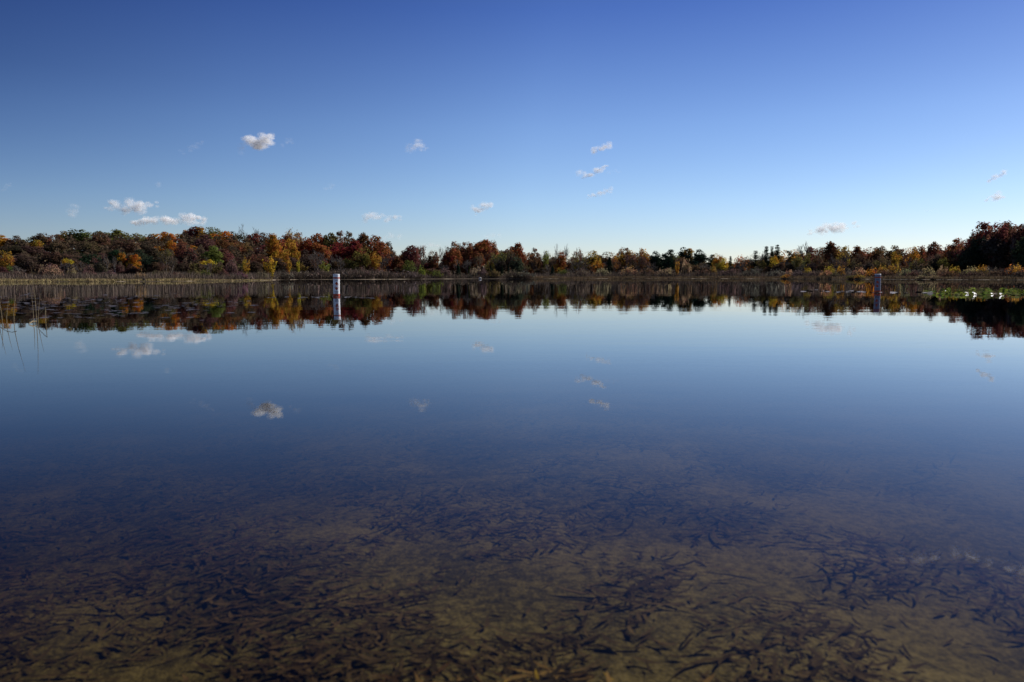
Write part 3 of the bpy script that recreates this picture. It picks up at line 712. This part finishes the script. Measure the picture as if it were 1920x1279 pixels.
# ------------------------------------------------------------------ white boulder, stump on the shore
def rock(name, loc, size, mat, seed):
    rng = np.random.default_rng(seed)
    import bmesh
    bm = bmesh.new(); bmesh.ops.create_icosphere(bm, subdivisions=3, radius=1)
    ph = rng.uniform(0, 6, 6)
    for v in bm.verts:
        n = v.co.copy(); k = 1+.16*math.sin(n.x*3+ph[0])+.12*math.sin(n.y*4+ph[1])+.1*math.sin(n.z*5+n.x*4+ph[2])
        v.co = Vector((n.x*size[0], n.y*size[1], n.z*size[2]))*k
    me = bpy.data.meshes.new(name); bm.to_mesh(me); bm.free()
    o = smooth(link(name, me, mat)); o.location = loc; return o
pb = at_depth(900, 519, shoreY(900)+4)
tag(rock('boulder', (pb.x, pb.y, .38), (.7, .4, .3), plain('pale_stone', (.72, .70, .67), .8, (.58, .56, .53), 3), 3), "small white boulder lying on the sandy shore near picture centre", 'boulder')
ps = at_depth(270, 524, shoreY(270)+1.0)
tag(rock('stump', (ps.x, ps.y, .3), (.3, .3, .42), M_bark, 4), "dark stump at the left sedge waterline below the tapering orange tree", 'stump')

# ------------------------------------------------------------------ lily pads
def pad_mesh(seed, curl, fold=0.0):
    rng = np.random.default_rng(seed); n = 18; V = [(0, 0, 0)]; ph = rng.uniform(0, 6)
    notch = .28
    for ring in (.5, 1.0):
        for k in range(n):
            a = notch/2+(2*math.pi-notch)*k/(n-1)
            z = curl*ring**2*(.5+.5*math.sin(a*2+ph)) + .06*ring*math.sin(a*5+ph)*(.3+curl)
            x, y = ring*math.cos(a), ring*math.sin(a)
            if fold: z += fold*max(0, x)*ring; x *= 1-.35*fold*(x > 0)
            V.append((x, y, z))
    me = bpy.data.meshes.new('lily_pad'); Fc = []
    for k in range(n-1): Fc.append((0, 1+k, 2+k)); Fc.append((1+k, 1+n+k, 2+n+k, 2+k))
    me.from_pydata(V, [], Fc); me.update(); return me
def pad_mat(name, rough=.55, spec=.2):
    m, t = nt(name); out = N(t, 'ShaderNodeOutputMaterial'); p = N(t, 'ShaderNodeBsdfPrincipled')
    oi = N(t, 'ShaderNodeObjectInfo'); noi = N(t, 'ShaderNodeTexNoise'); noi.inputs['Scale'].default_value = 4
    tc = N(t, 'ShaderNodeTexCoord'); t.links.new(tc.outputs['Object'], noi.inputs['Vector'])
    hsv = N(t, 'ShaderNodeHueSaturation'); t.links.new(oi.outputs['Color'], hsv.inputs['Color'])
    mv = N(t, 'ShaderNodeMapRange'); mv.inputs[3].default_value = .6; mv.inputs[4].default_value = 1.4; t.links.new(noi.outputs[0], mv.inputs[0]); t.links.new(mv.outputs[0], hsv.inputs['Value'])
    t.links.new(hsv.outputs[0], p.inputs['Base Color']); p.inputs['Roughness'].default_value = rough; p.inputs['Specular IOR Level'].default_value = spec
    t.links.new(p.outputs[0], out.inputs[0]); return m
M_pad = pad_mat('pad_leaf'); M_padup = leaf_mat('raised_pad_leaf', None, .45, .7, 1.4, .02)
flat = [pad_mesh(s, .05) for s in (1, 2, 3)]; up = [pad_mesh(s, .5, .5) for s in (4, 5, 6)]
for me in flat: me.materials.append(M_pad)
glint_pads = [pad_mesh(s, .12) for s in (11, 12)]
for me in up: me.materials.append(M_padup)
for me in glint_pads: me.materials.append(M_pad)
def pad(px, py, me, r, colour, label, group, tilt, z=.006, rng=RNG):
    p = on_level(px, py)
    o = bpy.data.objects.new('lily_pad', me); C.objects.link(o)
    o.location = (p.x, p.y, z); o.scale = (r, r, r); o.rotation_euler = (rng.normal()*tilt, rng.normal()*tilt, rng.uniform(0, 6.28)); o.color = (*colour, 1)
    tag(o, label, 'lily pad', group); return o
rp = np.random.default_rng(77)
def jitcol(c, k=.2): return tuple(float(x) for x in np.clip(np.array(c)*(1+rp.normal(0, k)), .01, .9))
n = 0
while n < 120:          # left patch, seen as pale streaks on dark reflections
    px, py = rp.uniform(-10, 480), rp.normal(573, 13)
    if not 552 < py < 602 or rp.random() < (px/520)**2*.8 or (py > 590 and px > 330): continue
    if math.sin(px*.021+py*.23)+math.sin(py*.9) < -.5: continue
    pad(px, py, flat[n % 3], rp.uniform(.05, .10), jitcol((.085, .075, .08)), "flat dark lily pad floating in the wide left patch below the hill's reflection", 'floating pads of the left patch', .03); n += 1
for k in range(22):
    pad(rp.uniform(500, 705), rp.normal(557.5, 1.3), flat[k % 3], rp.uniform(.09, .15), jitcol((.14, .13, .13)), "flat lily pad in the thin row floating beside the nearer buoy", 'floating pads by the nearer buoy', .03)
for k in range(46):
    x = rp.uniform(1490, 1745); y = 544.5+(x-1490)/255*5+rp.normal()*1.3*(.4+(x-1490)/255)
    pad(x, y, flat[k % 3], rp.uniform(.10, .17), jitcol((.20, .18, .18)), "flat pale lily pad in the thin row floating around the farther buoy", 'floating pads by the farther buoy', .06)
n = 0
while n < 92:
    x = rp.uniform(1735, 1990); y = rp.uniform(541.5, 555.5)
    if y > 549.5+(x-1735)*.03+3: continue
    if x < 1760 and y < 545: continue
    g = rp.random()
    c = jitcol((.15, .175, .028) if g < .5 else (.08, .12, .025) if g < .82 else (.24, .22, .19) if g < .92 else (.18, .10, .04))
    pad(x, y, (up if g < .75 else flat)[n % 3], rp.uniform(.08, .14), c, "green or bleached raised lily pad crowded in the right-hand patch", 'raised pads of the right-hand patch', .22 if g < .75 else .1, .02 if g < .75 else .008); n += 1
for x, y, r, l in ((1812.5, 551.5, .085, "large curled lily pad painted sun-glint white, leftmost of the brightest four"), (1827, 552.5, .10, "widest curled lily pad painted sun-glint white with pinkish edge, right of the leftmost one"),
                   (1860, 552, .06, "smaller curled lily pad painted sun-glint white between the widest and the rightmost"), (1877.5, 553.5, .085, "curled lily pad painted sun-glint white, rightmost of the brightest four"), (1774, 547, .06, "small curled lily pad painted sun-glint white near the left end of the raised patch")):
    o = pad(x, y, glint_pads[int(x) % 2], r, (.80, .77, .74), l, None, .1, .03)  # sun glint painted as a near-white leaf colour, pad tilted to the sun
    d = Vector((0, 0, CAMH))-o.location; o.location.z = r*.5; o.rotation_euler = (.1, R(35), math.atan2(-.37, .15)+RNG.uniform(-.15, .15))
# the rest of the pads, too many to single out
def pads_stuff(name, pts, sizes, tilts, col, label, mat):
    V, L = [], []
    rng = np.random.default_rng(5)
    for (x, y), r, tl in zip(pts, sizes, tilts):
        a0 = rng.uniform(0, 6.28); nx, ny = rng.normal()*tl, rng.normal()*tl; b = len(V)
        for k in range(8):
            a = a0+.25+(6.28-.5)*k/7; X, Yv = r*math.cos(a), r*math.sin(a); V.append((x+X, y+Yv, .007+max(0, tl*.15)+X*nx+Yv*ny))
        L += list(range(b, b+8))
    o = link(name, mesh_np(name, V, L, 8), mat); o.color = (*col, 1); return stuff(o, label, 'lily pads')
pts, sz, tl = [], [], []
while len(pts) < 240:
    px, py = rp.uniform(-30, 470), rp.normal(566, 14)
    if not 548 < py < 603 or rp.random() < (px/520)**2*.8: continue
    if math.sin(px*.021+py*.23)+math.sin(py*.9) < -.3: continue
    q = on_level(px, py); pts.append((q.x, q.y)); sz.append(rp.uniform(.05, .11)); tl.append(.03)
pads_stuff('floating_lily_pads', pts, sz, tl, (.11, .10, .11), "scatter of small dark floating pads filling the left patch", M_pad)
pts, sz, tl = [], [], []
while len(pts) < 260:
    x, y = rp.uniform(1730, 2000), rp.uniform(541, 556)
    if y > 550+(x-1735)*.03+2.5: continue
    q = on_level(x, y); pts.append((q.x, q.y)); sz.append(rp.uniform(.05, .1)); tl.append(.25)
pads_stuff('raised_lily_pads', pts, sz, tl, (.14, .145, .05), "mass of small green pads filling in the right-hand patch", M_padup)

# ------------------------------------------------------------------ reeds standing in the water at the left
M_reed = plain('dry_reed', (.30, .23, .13), .7, (.19, .14, .08), 20, .2)
RD_ = [((68, 603), (-9, 98), "tallest reed of the right-hand tuft at the left edge"), ((63, 604), (-4, 50), "shorter reed leaning left in the right-hand tuft"), ((71, 604), (5, 54), "reed leaning right in the right-hand tuft"),
       ((25, 604), (11, 92), "long reed curving right, standing alone at the left edge"), ((12, 605), (5, 50), "short reed in the leftmost tuft leaning right"), ((4, 605), (-6, 46), "short reed in the leftmost tuft leaning left"), ((-2, 605), (6, 60), "reed at the very left border of the photo")]
for (bx, by_), (dx, hh), l in RD_:
    p = on_level(bx, by_); D = p.y
    pts = []
    for k in range(7):
        t = k/6; pts.append(at_depth(bx+dx*t**1.6, by_-hh*t, D))
    pts[0].z = -.5
    segs = [(pts[k], pts[k+1], .0062*(1-k/8), .0062*(1-(k+1)/8)) for k in range(6)]
    tag(link('reed', tubes('reed', segs, 5), M_reed), l, 'reed', 'dry reeds at the left edge')
p0 = on_level(84, 604); D = p0.y
segs = [(Vector((p0.x, D, -.4)), at_depth(85, 576, D), .006, .005), (at_depth(85, 576, D), at_depth(71, 592, D), .005, .004)]
tag(link('reed', tubes('reed', segs, 5), M_reed), "broken reed bent over in an inverted V, right of the tuft", 'reed', 'dry reeds at the left edge')
a, b = on_level(54, 607, .01), on_level(68, 602.5, .03)
tag(link('reed', tubes('reed', [(a, (a+b)/2+Vector((0, 0, .02)), .008, .012), ((a+b)/2+Vector((0, 0, .02)), b, .012, .006)], 5), M_reed), "pale fallen reed blade lying on water at the tuft's foot", 'reed', 'dry reeds at the left edge')
D = on_level(0, 590).y
ar = [at_depth(x, y, D) for x, y in ((-14, 590), (-6, 572), (2, 565), (10, 560.5), (20, 559.5), (27, 561))]
ar[0].z = -.3
tag(link('reed', tubes('reed', [(ar[k], ar[k+1], .007, .006) for k in range(5)], 5), M_reed), "tan reed blade arching in from the left border", 'reed', 'dry reeds at the left edge')

# ------------------------------------------------------------------ leaves on the lake bed
M_litter = leaf_mat('sunken_leaf', None, .1, .35, 1.9, .02)
def litter_geo(n, seed, pos, length, mean_col=None):
    rng = np.random.default_rng(seed)
    K = 5; V = []
    x, y = pos[:, 0], pos[:, 1]; z = ground_z(x, y)
    a = rng.normal(0, .75, n)+np.where(rng.random(n) < .18, rng.uniform(0, 3.14, n), 0); bend = rng.normal(0, .55, n); lift = rng.uniform(.0, .016, n)*(length/.1); w = length*np.where(rng.random(n) < .14, rng.uniform(.16, .26, n), rng.uniform(.045, .10, n)); w = np.minimum(w, .0075)
    t = np.linspace(-.5, .5, K)
    vs = np.zeros((n, K, 2, 3))
    for k in range(K):
        ang = a+bend*t[k]
        px = x+length*(t[k]*np.cos(a)-bend*.5*t[k]**2*np.sin(a)); py = y+length*(t[k]*np.sin(a)+bend*.5*t[k]**2*np.cos(a))
        ww = w*math.sqrt(max(.02, 1-(2*t[k])**2))
        tw = rng.normal(0, .25, n)
        for s, sg in ((0, 1), (1, -1)):
            vs[:, k, s, 0] = px-sg*np.sin(ang)*ww; vs[:, k, s, 1] = py+sg*np.cos(ang)*ww
            vs[:, k, s, 2] = z+.008+lift*(.4+2.4*t[k]**2)+sg*ww*tw*.8
    base = np.arange(n)[:, None, None]*(2*K)
    q = np.array([[2*k, 2*k+1, 2*k+3, 2*k+2] for k in range(K-1)])[None]
    return vs.reshape(-1, 3), (base+q).reshape(-1)
def clumpy(px, py):
    v = math.sin(px*.9+1.3)*math.cos(py*1.7+.4)+.8*math.sin(px*2.3+py*1.9+2)+.6*math.sin(px*4.1-py*3.1+1)
    return v
rl = np.random.default_rng(123)
P = []
while len(P) < 26000:
    r = .7+8.0*rl.random()**1.25; az = rl.uniform(-1.05, 1.05)
    x, y = r*math.sin(az), r*math.cos(az)
    v = clumpy(x*2.0, y*2.0)-.35*x
    if rl.random() > 1/(1+math.exp(-2.4*(v+.15))): continue
    P.append((x, y))
P = np.array(P); P = P[np.argsort(np.hypot(P[:, 0], P[:, 1]))]
LN = rl.uniform(.016, .10, len(P))*np.where(rl.random(len(P)) < .07, rl.uniform(1.5, 2.8, len(P)), 1)
# inside the frame, nearest first: one object each
near = [i for i in range(len(P)) if abs(P[i, 0]/P[i, 1]) < .73 and P[i, 1] > 1.75][:290]
nearset = set(near)
rest = np.array([i for i in range(len(P)) if i not in nearset])
v, l = litter_geo(len(rest), 9, P[rest], LN[rest]); o = link('leaf_litter', mesh_np('leaf_litter', v, l, 4), M_litter); o.color = (.085, .06, .033, 1)
stuff(o, "dark mass of sunken willow-like leaves covering the lake bed", 'leaf litter')
LC = {'blackish brown': (.042, .031, .02), 'brown': (.075, .045, .022), 'tawny': (.19, .12, .05), 'yellow': (.42, .27, .04)}
for j, i in enumerate(near):
    g = rl.random(); nm = 'blackish brown' if g < .45 else 'brown' if g < .74 else 'tawny' if g < .965 else 'yellow'
    c = P[i]; v, l = litter_geo(1, 1000+i, np.array([c]), LN[i:i+1])
    cz = float(ground_z(c[0], c[1])); v = v-np.array((c[0], c[1], cz))
    o = link('sunken_leaf', mesh_np('sunken_leaf', v, l, 4), M_litter); o.location = (c[0], c[1], cz)
    o.color = (*jitcol(LC[nm], .15), 1)
    tag(o, f"{nm} narrow leaf lying on the sandy lake bed in the foreground", 'leaf', f"{nm} sunken leaves in the foreground")
# floating specks and the ragged foam line at the right
M_foam = (lambda: None)
m, t = nt('thin_foam'); out = N(t, 'ShaderNodeOutputMaterial'); d = N(t, 'ShaderNodeBsdfDiffuse'); d.inputs[0].default_value = (.5, .47, .43, 1); tr = N(t, 'ShaderNodeBsdfTransparent'); mx = N(t, 'ShaderNodeMixShader'); mx.inputs[0].default_value = .17
t.links.new(tr.outputs[0], mx.inputs[1]); t.links.new(d.outputs[0], mx.inputs[2]); t.links.new(mx.outputs[0], out.inputs[0])
FX = [1686, 1705, 1730, 1760, 1775, 1800, 1822, 1845, 1862, 1885, 1905, 1945]; FY = [1050, 1053, 1054, 1048, 1041, 1040, 1047, 1056, 1058, 1068, 1075, 1074]
cs = []
for k in range(2200):
    x = rl.uniform(1686, 1945)
    if math.sin(x*.07)+math.sin(x*.19+1)+rl.normal()*.6 < .1: continue
    y = np.interp(x, FX, FY)+rl.normal()*(1.5+4.5*abs(math.sin(x*.05))) - (14*rl.random() if rl.random() < .2 else 0)
    q = on_level(x, float(y)); cs.append((q.x, q.y, .002+.002*rl.random()))
cs = np.array(cs)
o = link('foam', kites('foam', cs, np.tile((0, 0, 1.), (len(cs), 1))+rl.normal(size=cs.shape)*.03, rl.uniform(.0012, .0042, len(cs)), rl, .6), m)
stuff(o, "thin ragged line of whitish foam floating at the lower right", 'foam')

# ------------------------------------------------------------------ clouds: loose heaps of small translucent shreds, four kilometres away
def cloud_mat(name, alpha):
    m, t = nt(name); out = N(t, 'ShaderNodeOutputMaterial')
    d = N(t, 'ShaderNodeBsdfDiffuse'); d.inputs[0].default_value = (.995, .995, 1, 1); tl = N(t, 'ShaderNodeBsdfTranslucent'); tl.inputs[0].default_value = (.995, .995, 1, 1)
    mx = N(t, 'ShaderNodeMixShader'); t.links.new(d.outputs[0], mx.inputs[1]); t.links.new(tl.outputs[0], mx.inputs[2])
    tr = N(t, 'ShaderNodeBsdfTransparent'); m2 = N(t, 'ShaderNodeMixShader'); m2.inputs[0].default_value = alpha
    t.links.new(tr.outputs[0], m2.inputs[1]); t.links.new(mx.outputs[0], m2.inputs[2]); t.links.new(m2.outputs[0], out.inputs[0]); return m
M_cl = {a: cloud_mat(f'cloud_{a}', a) for a in (.10, .2, .34, .6)}
for a in M_cl: M_cl[a].node_tree.nodes['Mix Shader.001'].inputs[0].default_value = a*.17
# px, py, width, height, slant (px up at the right end), kind of density, puffs as (along -1..1, up -1..1, size), label
CL = [(484, 267, 60, 32, 0, .34, [(-.65, .45, .5), (-.35, .1, .75), (.0, -.1, .8), (.3, .0, .8), (.6, .1, .7), (.85, .15, .4), (.1, -.55, .5), (-.3, -.3, .5)], "brightest white puffy cloud high in the upper left sky"),
 (455, 275, 16, 18, 4, .10, [(-.3, -.3, .7), (.3, .3, .6)], "faint wisp touching the left side of the puffy upper cloud"), (538, 270, 24, 12, 3, .10, [(-.6, -.1, .5), (0, .1, .6), (.6, .2, .6)], "faint wisp just right of the puffy upper cloud"),
 (362, 276, 44, 12, 16, .10, [(-.8, -.2, .4), (-.2, 0, .5), (.3, .1, .7), (.7, .2, .5)], "faint slanting wisp left of the puffy upper cloud"),
 (782, 272, 40, 24, 2, .2, [(-.7, -.6, .5), (-.3, -.4, .6), (0, 0, .6), (.15, .6, .4), (.25, .1, .5), (.5, -.4, .4), (.8, -.6, .3)], "small ragged triangular cloud high left of centre"),
 (1126, 279, 40, 12, 8, .34, [(-.8, -.2, .5), (-.4, .1, .7), (0, -.1, .6), (.4, 0, .8), (.75, .2, .7)], "top cloud of the three stacked small clouds"),
 (1114, 322, 42, 12, 17, .34, [(-.8, -.1, .6), (-.3, -.1, .8), (.2, .0, .9), (.6, .1, .7), (.9, .1, .4)], "middle cloud of the three stacked, slanting up right"), (1086, 326, 9, 10, 3, .2, [(0, 0, 1), (.3, .5, .6)], "tiny puff left of the middle stacked cloud"),
 (1152, 323, 30, 6, 2, .10, [(-.7, 0, .5), (0, .2, .5), (.7, 0, .4)], "thin trailing wisp right of the middle stacked cloud"),
 (1122, 363, 46, 10, 11, .34, [(-.8, -.2, .4), (-.4, -.1, .7), (0, 0, .8), (.5, .1, .8), (.85, .2, .6)], "lowest cloud of the three stacked small clouds"),
 (904, 388, 42, 16, 6, .34, [(-.7, .1, .6), (-.3, -.2, .8), (.1, .0, .8), (.5, .1, .7), (.85, .2, .5), (-.4, -.7, .4)], "small white cloud alone above the central tree clump"),
 (716, 408, 68, 16, -4, .34, [(-.8, -.2, .6), (-.5, .2, .9), (-.1, .1, .7), (.3, -.2, .6), (.65, 0, .6), (.9, .1, .4)], "flat elongated white cloud over the hill's right end"),
 (241, 387, 86, 26, -4, .34, [(-.85, -.1, .5), (-.5, .1, .8), (-.1, .35, .9), (.2, .0, .9), (.5, -.4, .7), (.6, .4, .6), (.85, .5, .4), (-.3, -.4, .6)], "pinkish broad cloud floating above the left hill"),
 (320, 414, 146, 18, 2, .6, [(-.9, -.3, .6), (-.7, .0, .9), (-.45, .2, .9), (-.2, -.1, .8), (.05, .1, .8), (.3, .0, .9), (.5, .3, .9), (.7, .0, .8), (.9, -.1, .6)], "long pink-white cloud bank resting on the left hill skyline"),
 (138, 396, 18, 16, 12, .2, [(-.4, -.3, .8), (.1, 0, .8), (.5, .4, .7)], "small pinkish cloud left of the broad pinkish one"), (617, 350, 22, 9, 4, .10, [(-.5, -.2, .6), (.1, 0, .8), (.6, .2, .5)], "faint small smudge of cloud above the nearer buoy"),
 (297, 347, 9, 12, 2, .10, [(0, -.2, .7), (.2, .4, .5)], "barely visible speck of cloud high over the left hill"), (12, 352, 26, 9, 12, .10, [(-.5, 0, .7), (.2, .1, .7), (.6, .2, .5)], "faint pinkish wisp at the left edge of sky"),
 (1563, 428, 80, 18, 6, .34, [(-.9, -.3, .4), (-.55, -.1, .7), (-.2, .1, .9), (.1, .3, .9), (.35, .2, .8), (.6, .1, .5), (.88, .4, .4), (.2, -.5, .7)], "bright white lens-shaped cloud low over the right treeline"),
 (1869, 331, 36, 7, 19, .34, [(-.8, 0, .5), (-.3, 0, .6), (.2, .1, .8), (.7, .2, .8)], "thin slanting wisp at far right, upper of two"), (1864, 370, 38, 8, 5, .34, [(-.7, -.2, .4), (-.1, 0, .5), (.4, .1, .9), (.7, -.2, .5)], "thin flat wisp at far right, lower of two"),
 (1742, 394, 28, 5, 3, .10, [(-.7, 0, .5), (0, 0, .4), (.7, .2, .5)], "barely visible thin wisp over the right-hand treeline"),
 (735, 445, 42, 12, 0, .2, [(-.6, 0, .6), (0, .2, .8), (.6, 0, .6)], "low white cloud peeking over the hill's right shoulder"), (925, 443, 36, 7, 2, .2, [(-.6, 0, .6), (0, .2, .8), (.6, .2, .6)], "thin white cloud just behind the central clump's top"),
 (808, 462, 44, 12, 2, .2, [(-.6, 0, .7), (0, .2, .8), (.6, 0, .7)], "low cloud seen in the notch right of the hill")]
sunv = np.array((math.sin(R(57))*math.cos(R(33)), math.cos(R(57))*math.cos(R(33)), math.sin(R(33))))
for i, (px, py, w, h, sl, al, puffs, l) in enumerate(CL):
    rng = np.random.default_rng(500+i); D = 4000.0; sF = D/F
    p = at_depth(px, py, D); cs, ss = [], []
    hw, hh = w*sF/2, h*sF/2*(2.1 if h < 9 else 1.5 if h < 13 else 1.25 if h < 20 else 1.05)
    for (u, v, q) in puffs:
        for sub in range(5):            # every puff is a handful of smaller billows
            su, sv = u+rng.normal()*.13, v+rng.normal()*.28
            c0 = np.array((su*hw, rng.normal()*hh*.5, sv*hh + su*sl*sF/2)); rad_ = q*hh*rng.uniform(.4, .85)
            m = int((230 if al > .3 else 120)*max(.8, min(2.4, hh/28)))
            d = rng.normal(size=(m, 3)); d /= np.linalg.norm(d, axis=1, keepdims=True)
            cs.append(c0 + d*(rng.random((m, 1))**.42)*rad_*np.array((1.35, 1.2, .85))); ss.append(rng.uniform(.16, .5, m)*rad_*.8)
    c = np.concatenate(cs); sz = np.concatenate(ss)
    o = link('cloud', kites('cloud', c, rng.normal(size=c.shape)*.45+sunv*np.where(rng.random((len(c), 1)) < .5, 1, -1), sz, rng, .8), M_cl[al]); o.location = p
    tag(o, l, 'cloud')

# ------------------------------------------------------------------ light
SUN_AZ, SUN_EL = R(57), R(33)        # right of the view direction, and ahead
wd = bpy.data.worlds.new("World"); sc.world = wd; wd.use_nodes = True
t = wd.node_tree; t.nodes.clear()
sky = N(t, 'ShaderNodeTexSky'); sky.sky_type = 'NISHITA'; sky.sun_disc = False
sky.sun_elevation = SUN_EL; sky.sun_rotation = SUN_AZ
sky.altitude = 300; sky.air_density = 1.0; sky.dust_density = .35; sky.ozone_density = 3.0
bg = N(t, 'ShaderNodeBackground'); bg.inputs['Strength'].default_value = .112
out = N(t, 'ShaderNodeOutputWorld')
tc = N(t, 'ShaderNodeTexCoord'); sp = N(t, 'ShaderNodeSeparateXYZ'); t.links.new(tc.outputs['Generated'], sp.inputs[0])
tint = ramp(t, sp.outputs[2], [(0, (1.0, .96, 1.03)), (.10, (.87, .93, 1.08)), (.20, (.70, .79, 1.02)), (.34, (.35, .465, .83)), (.52, (.17, .22, .40)), (1, (.22, .26, .45))])
dt = N(t, 'ShaderNodeVectorMath', operation='DOT_PRODUCT'); t.links.new(tc.outputs['Generated'], dt.inputs[0]); dt.inputs[1].default_value = (math.sin(SUN_AZ), math.cos(SUN_AZ), 0)
pol = ramp(t, mathn(t, 'ADD', mathn(t, 'MULTIPLY', dt.outputs['Value'], .5), .5), [(0, (.8, .8, .8)), (.46, (.40, .46, .57)), (.60, (.72, .76, .82)), (.78, (1, 1, 1)), (.96, (.80, .83, .87))])   # darkest band at a right angle to the sun, also imitating lens vignetting
def mul(a, b, k=None):
    x = N(t, 'ShaderNodeMix', data_type='RGBA', blend_type='MULTIPLY'); x.inputs[0].default_value = 1; t.links.new(a, x.inputs[6]); t.links.new(b, x.inputs[7]); return x.outputs[2]
px_ = N(t, 'ShaderNodeMix', data_type='RGBA'); px_.inputs[6].default_value = (.92, .95, 1.0, 1); t.links.new(pol, px_.inputs[7])
mr = N(t, 'ShaderNodeMapRange'); mr.inputs[1].default_value = 0; mr.inputs[2].default_value = .24; mr.inputs[3].default_value = .35; mr.inputs[4].default_value = 1.0; t.links.new(sp.outputs[2], mr.inputs[0]); t.links.new(mr.outputs[0], px_.inputs[0])
t.links.new(mul(mul(sky.outputs[0], tint), px_.outputs[2]), bg.inputs[0]); t.links.new(bg.outputs[0], out.inputs[0])
sd = bpy.data.lights.new('sun', 'SUN'); sd.energy = 5.0; sd.angle = R(.53); sd.color = (1, .95, .875)
so = bpy.data.objects.new('sun', sd); C.objects.link(so)
dirv = Vector((math.sin(SUN_AZ)*math.cos(SUN_EL), math.cos(SUN_AZ)*math.cos(SUN_EL), math.sin(SUN_EL)))
so.rotation_euler = (-dirv).to_track_quat('-Z', 'Y').to_euler()

vs = sc.view_settings; vs.view_transform = 'Standard'; vs.look = 'None'; vs.exposure = 0; vs.gamma = 1
cy = sc.cycles
cy.max_bounces = 18; cy.transparent_max_bounces = 200; cy.volume_bounces = 2; cy.glossy_bounces = 4; cy.transmission_bounces = 6; cy.diffuse_bounces = 14; cy.volume_step_rate = .7; cy.volume_max_steps = 256
cy.use_denoising = True
print('objects', len(sc.objects))
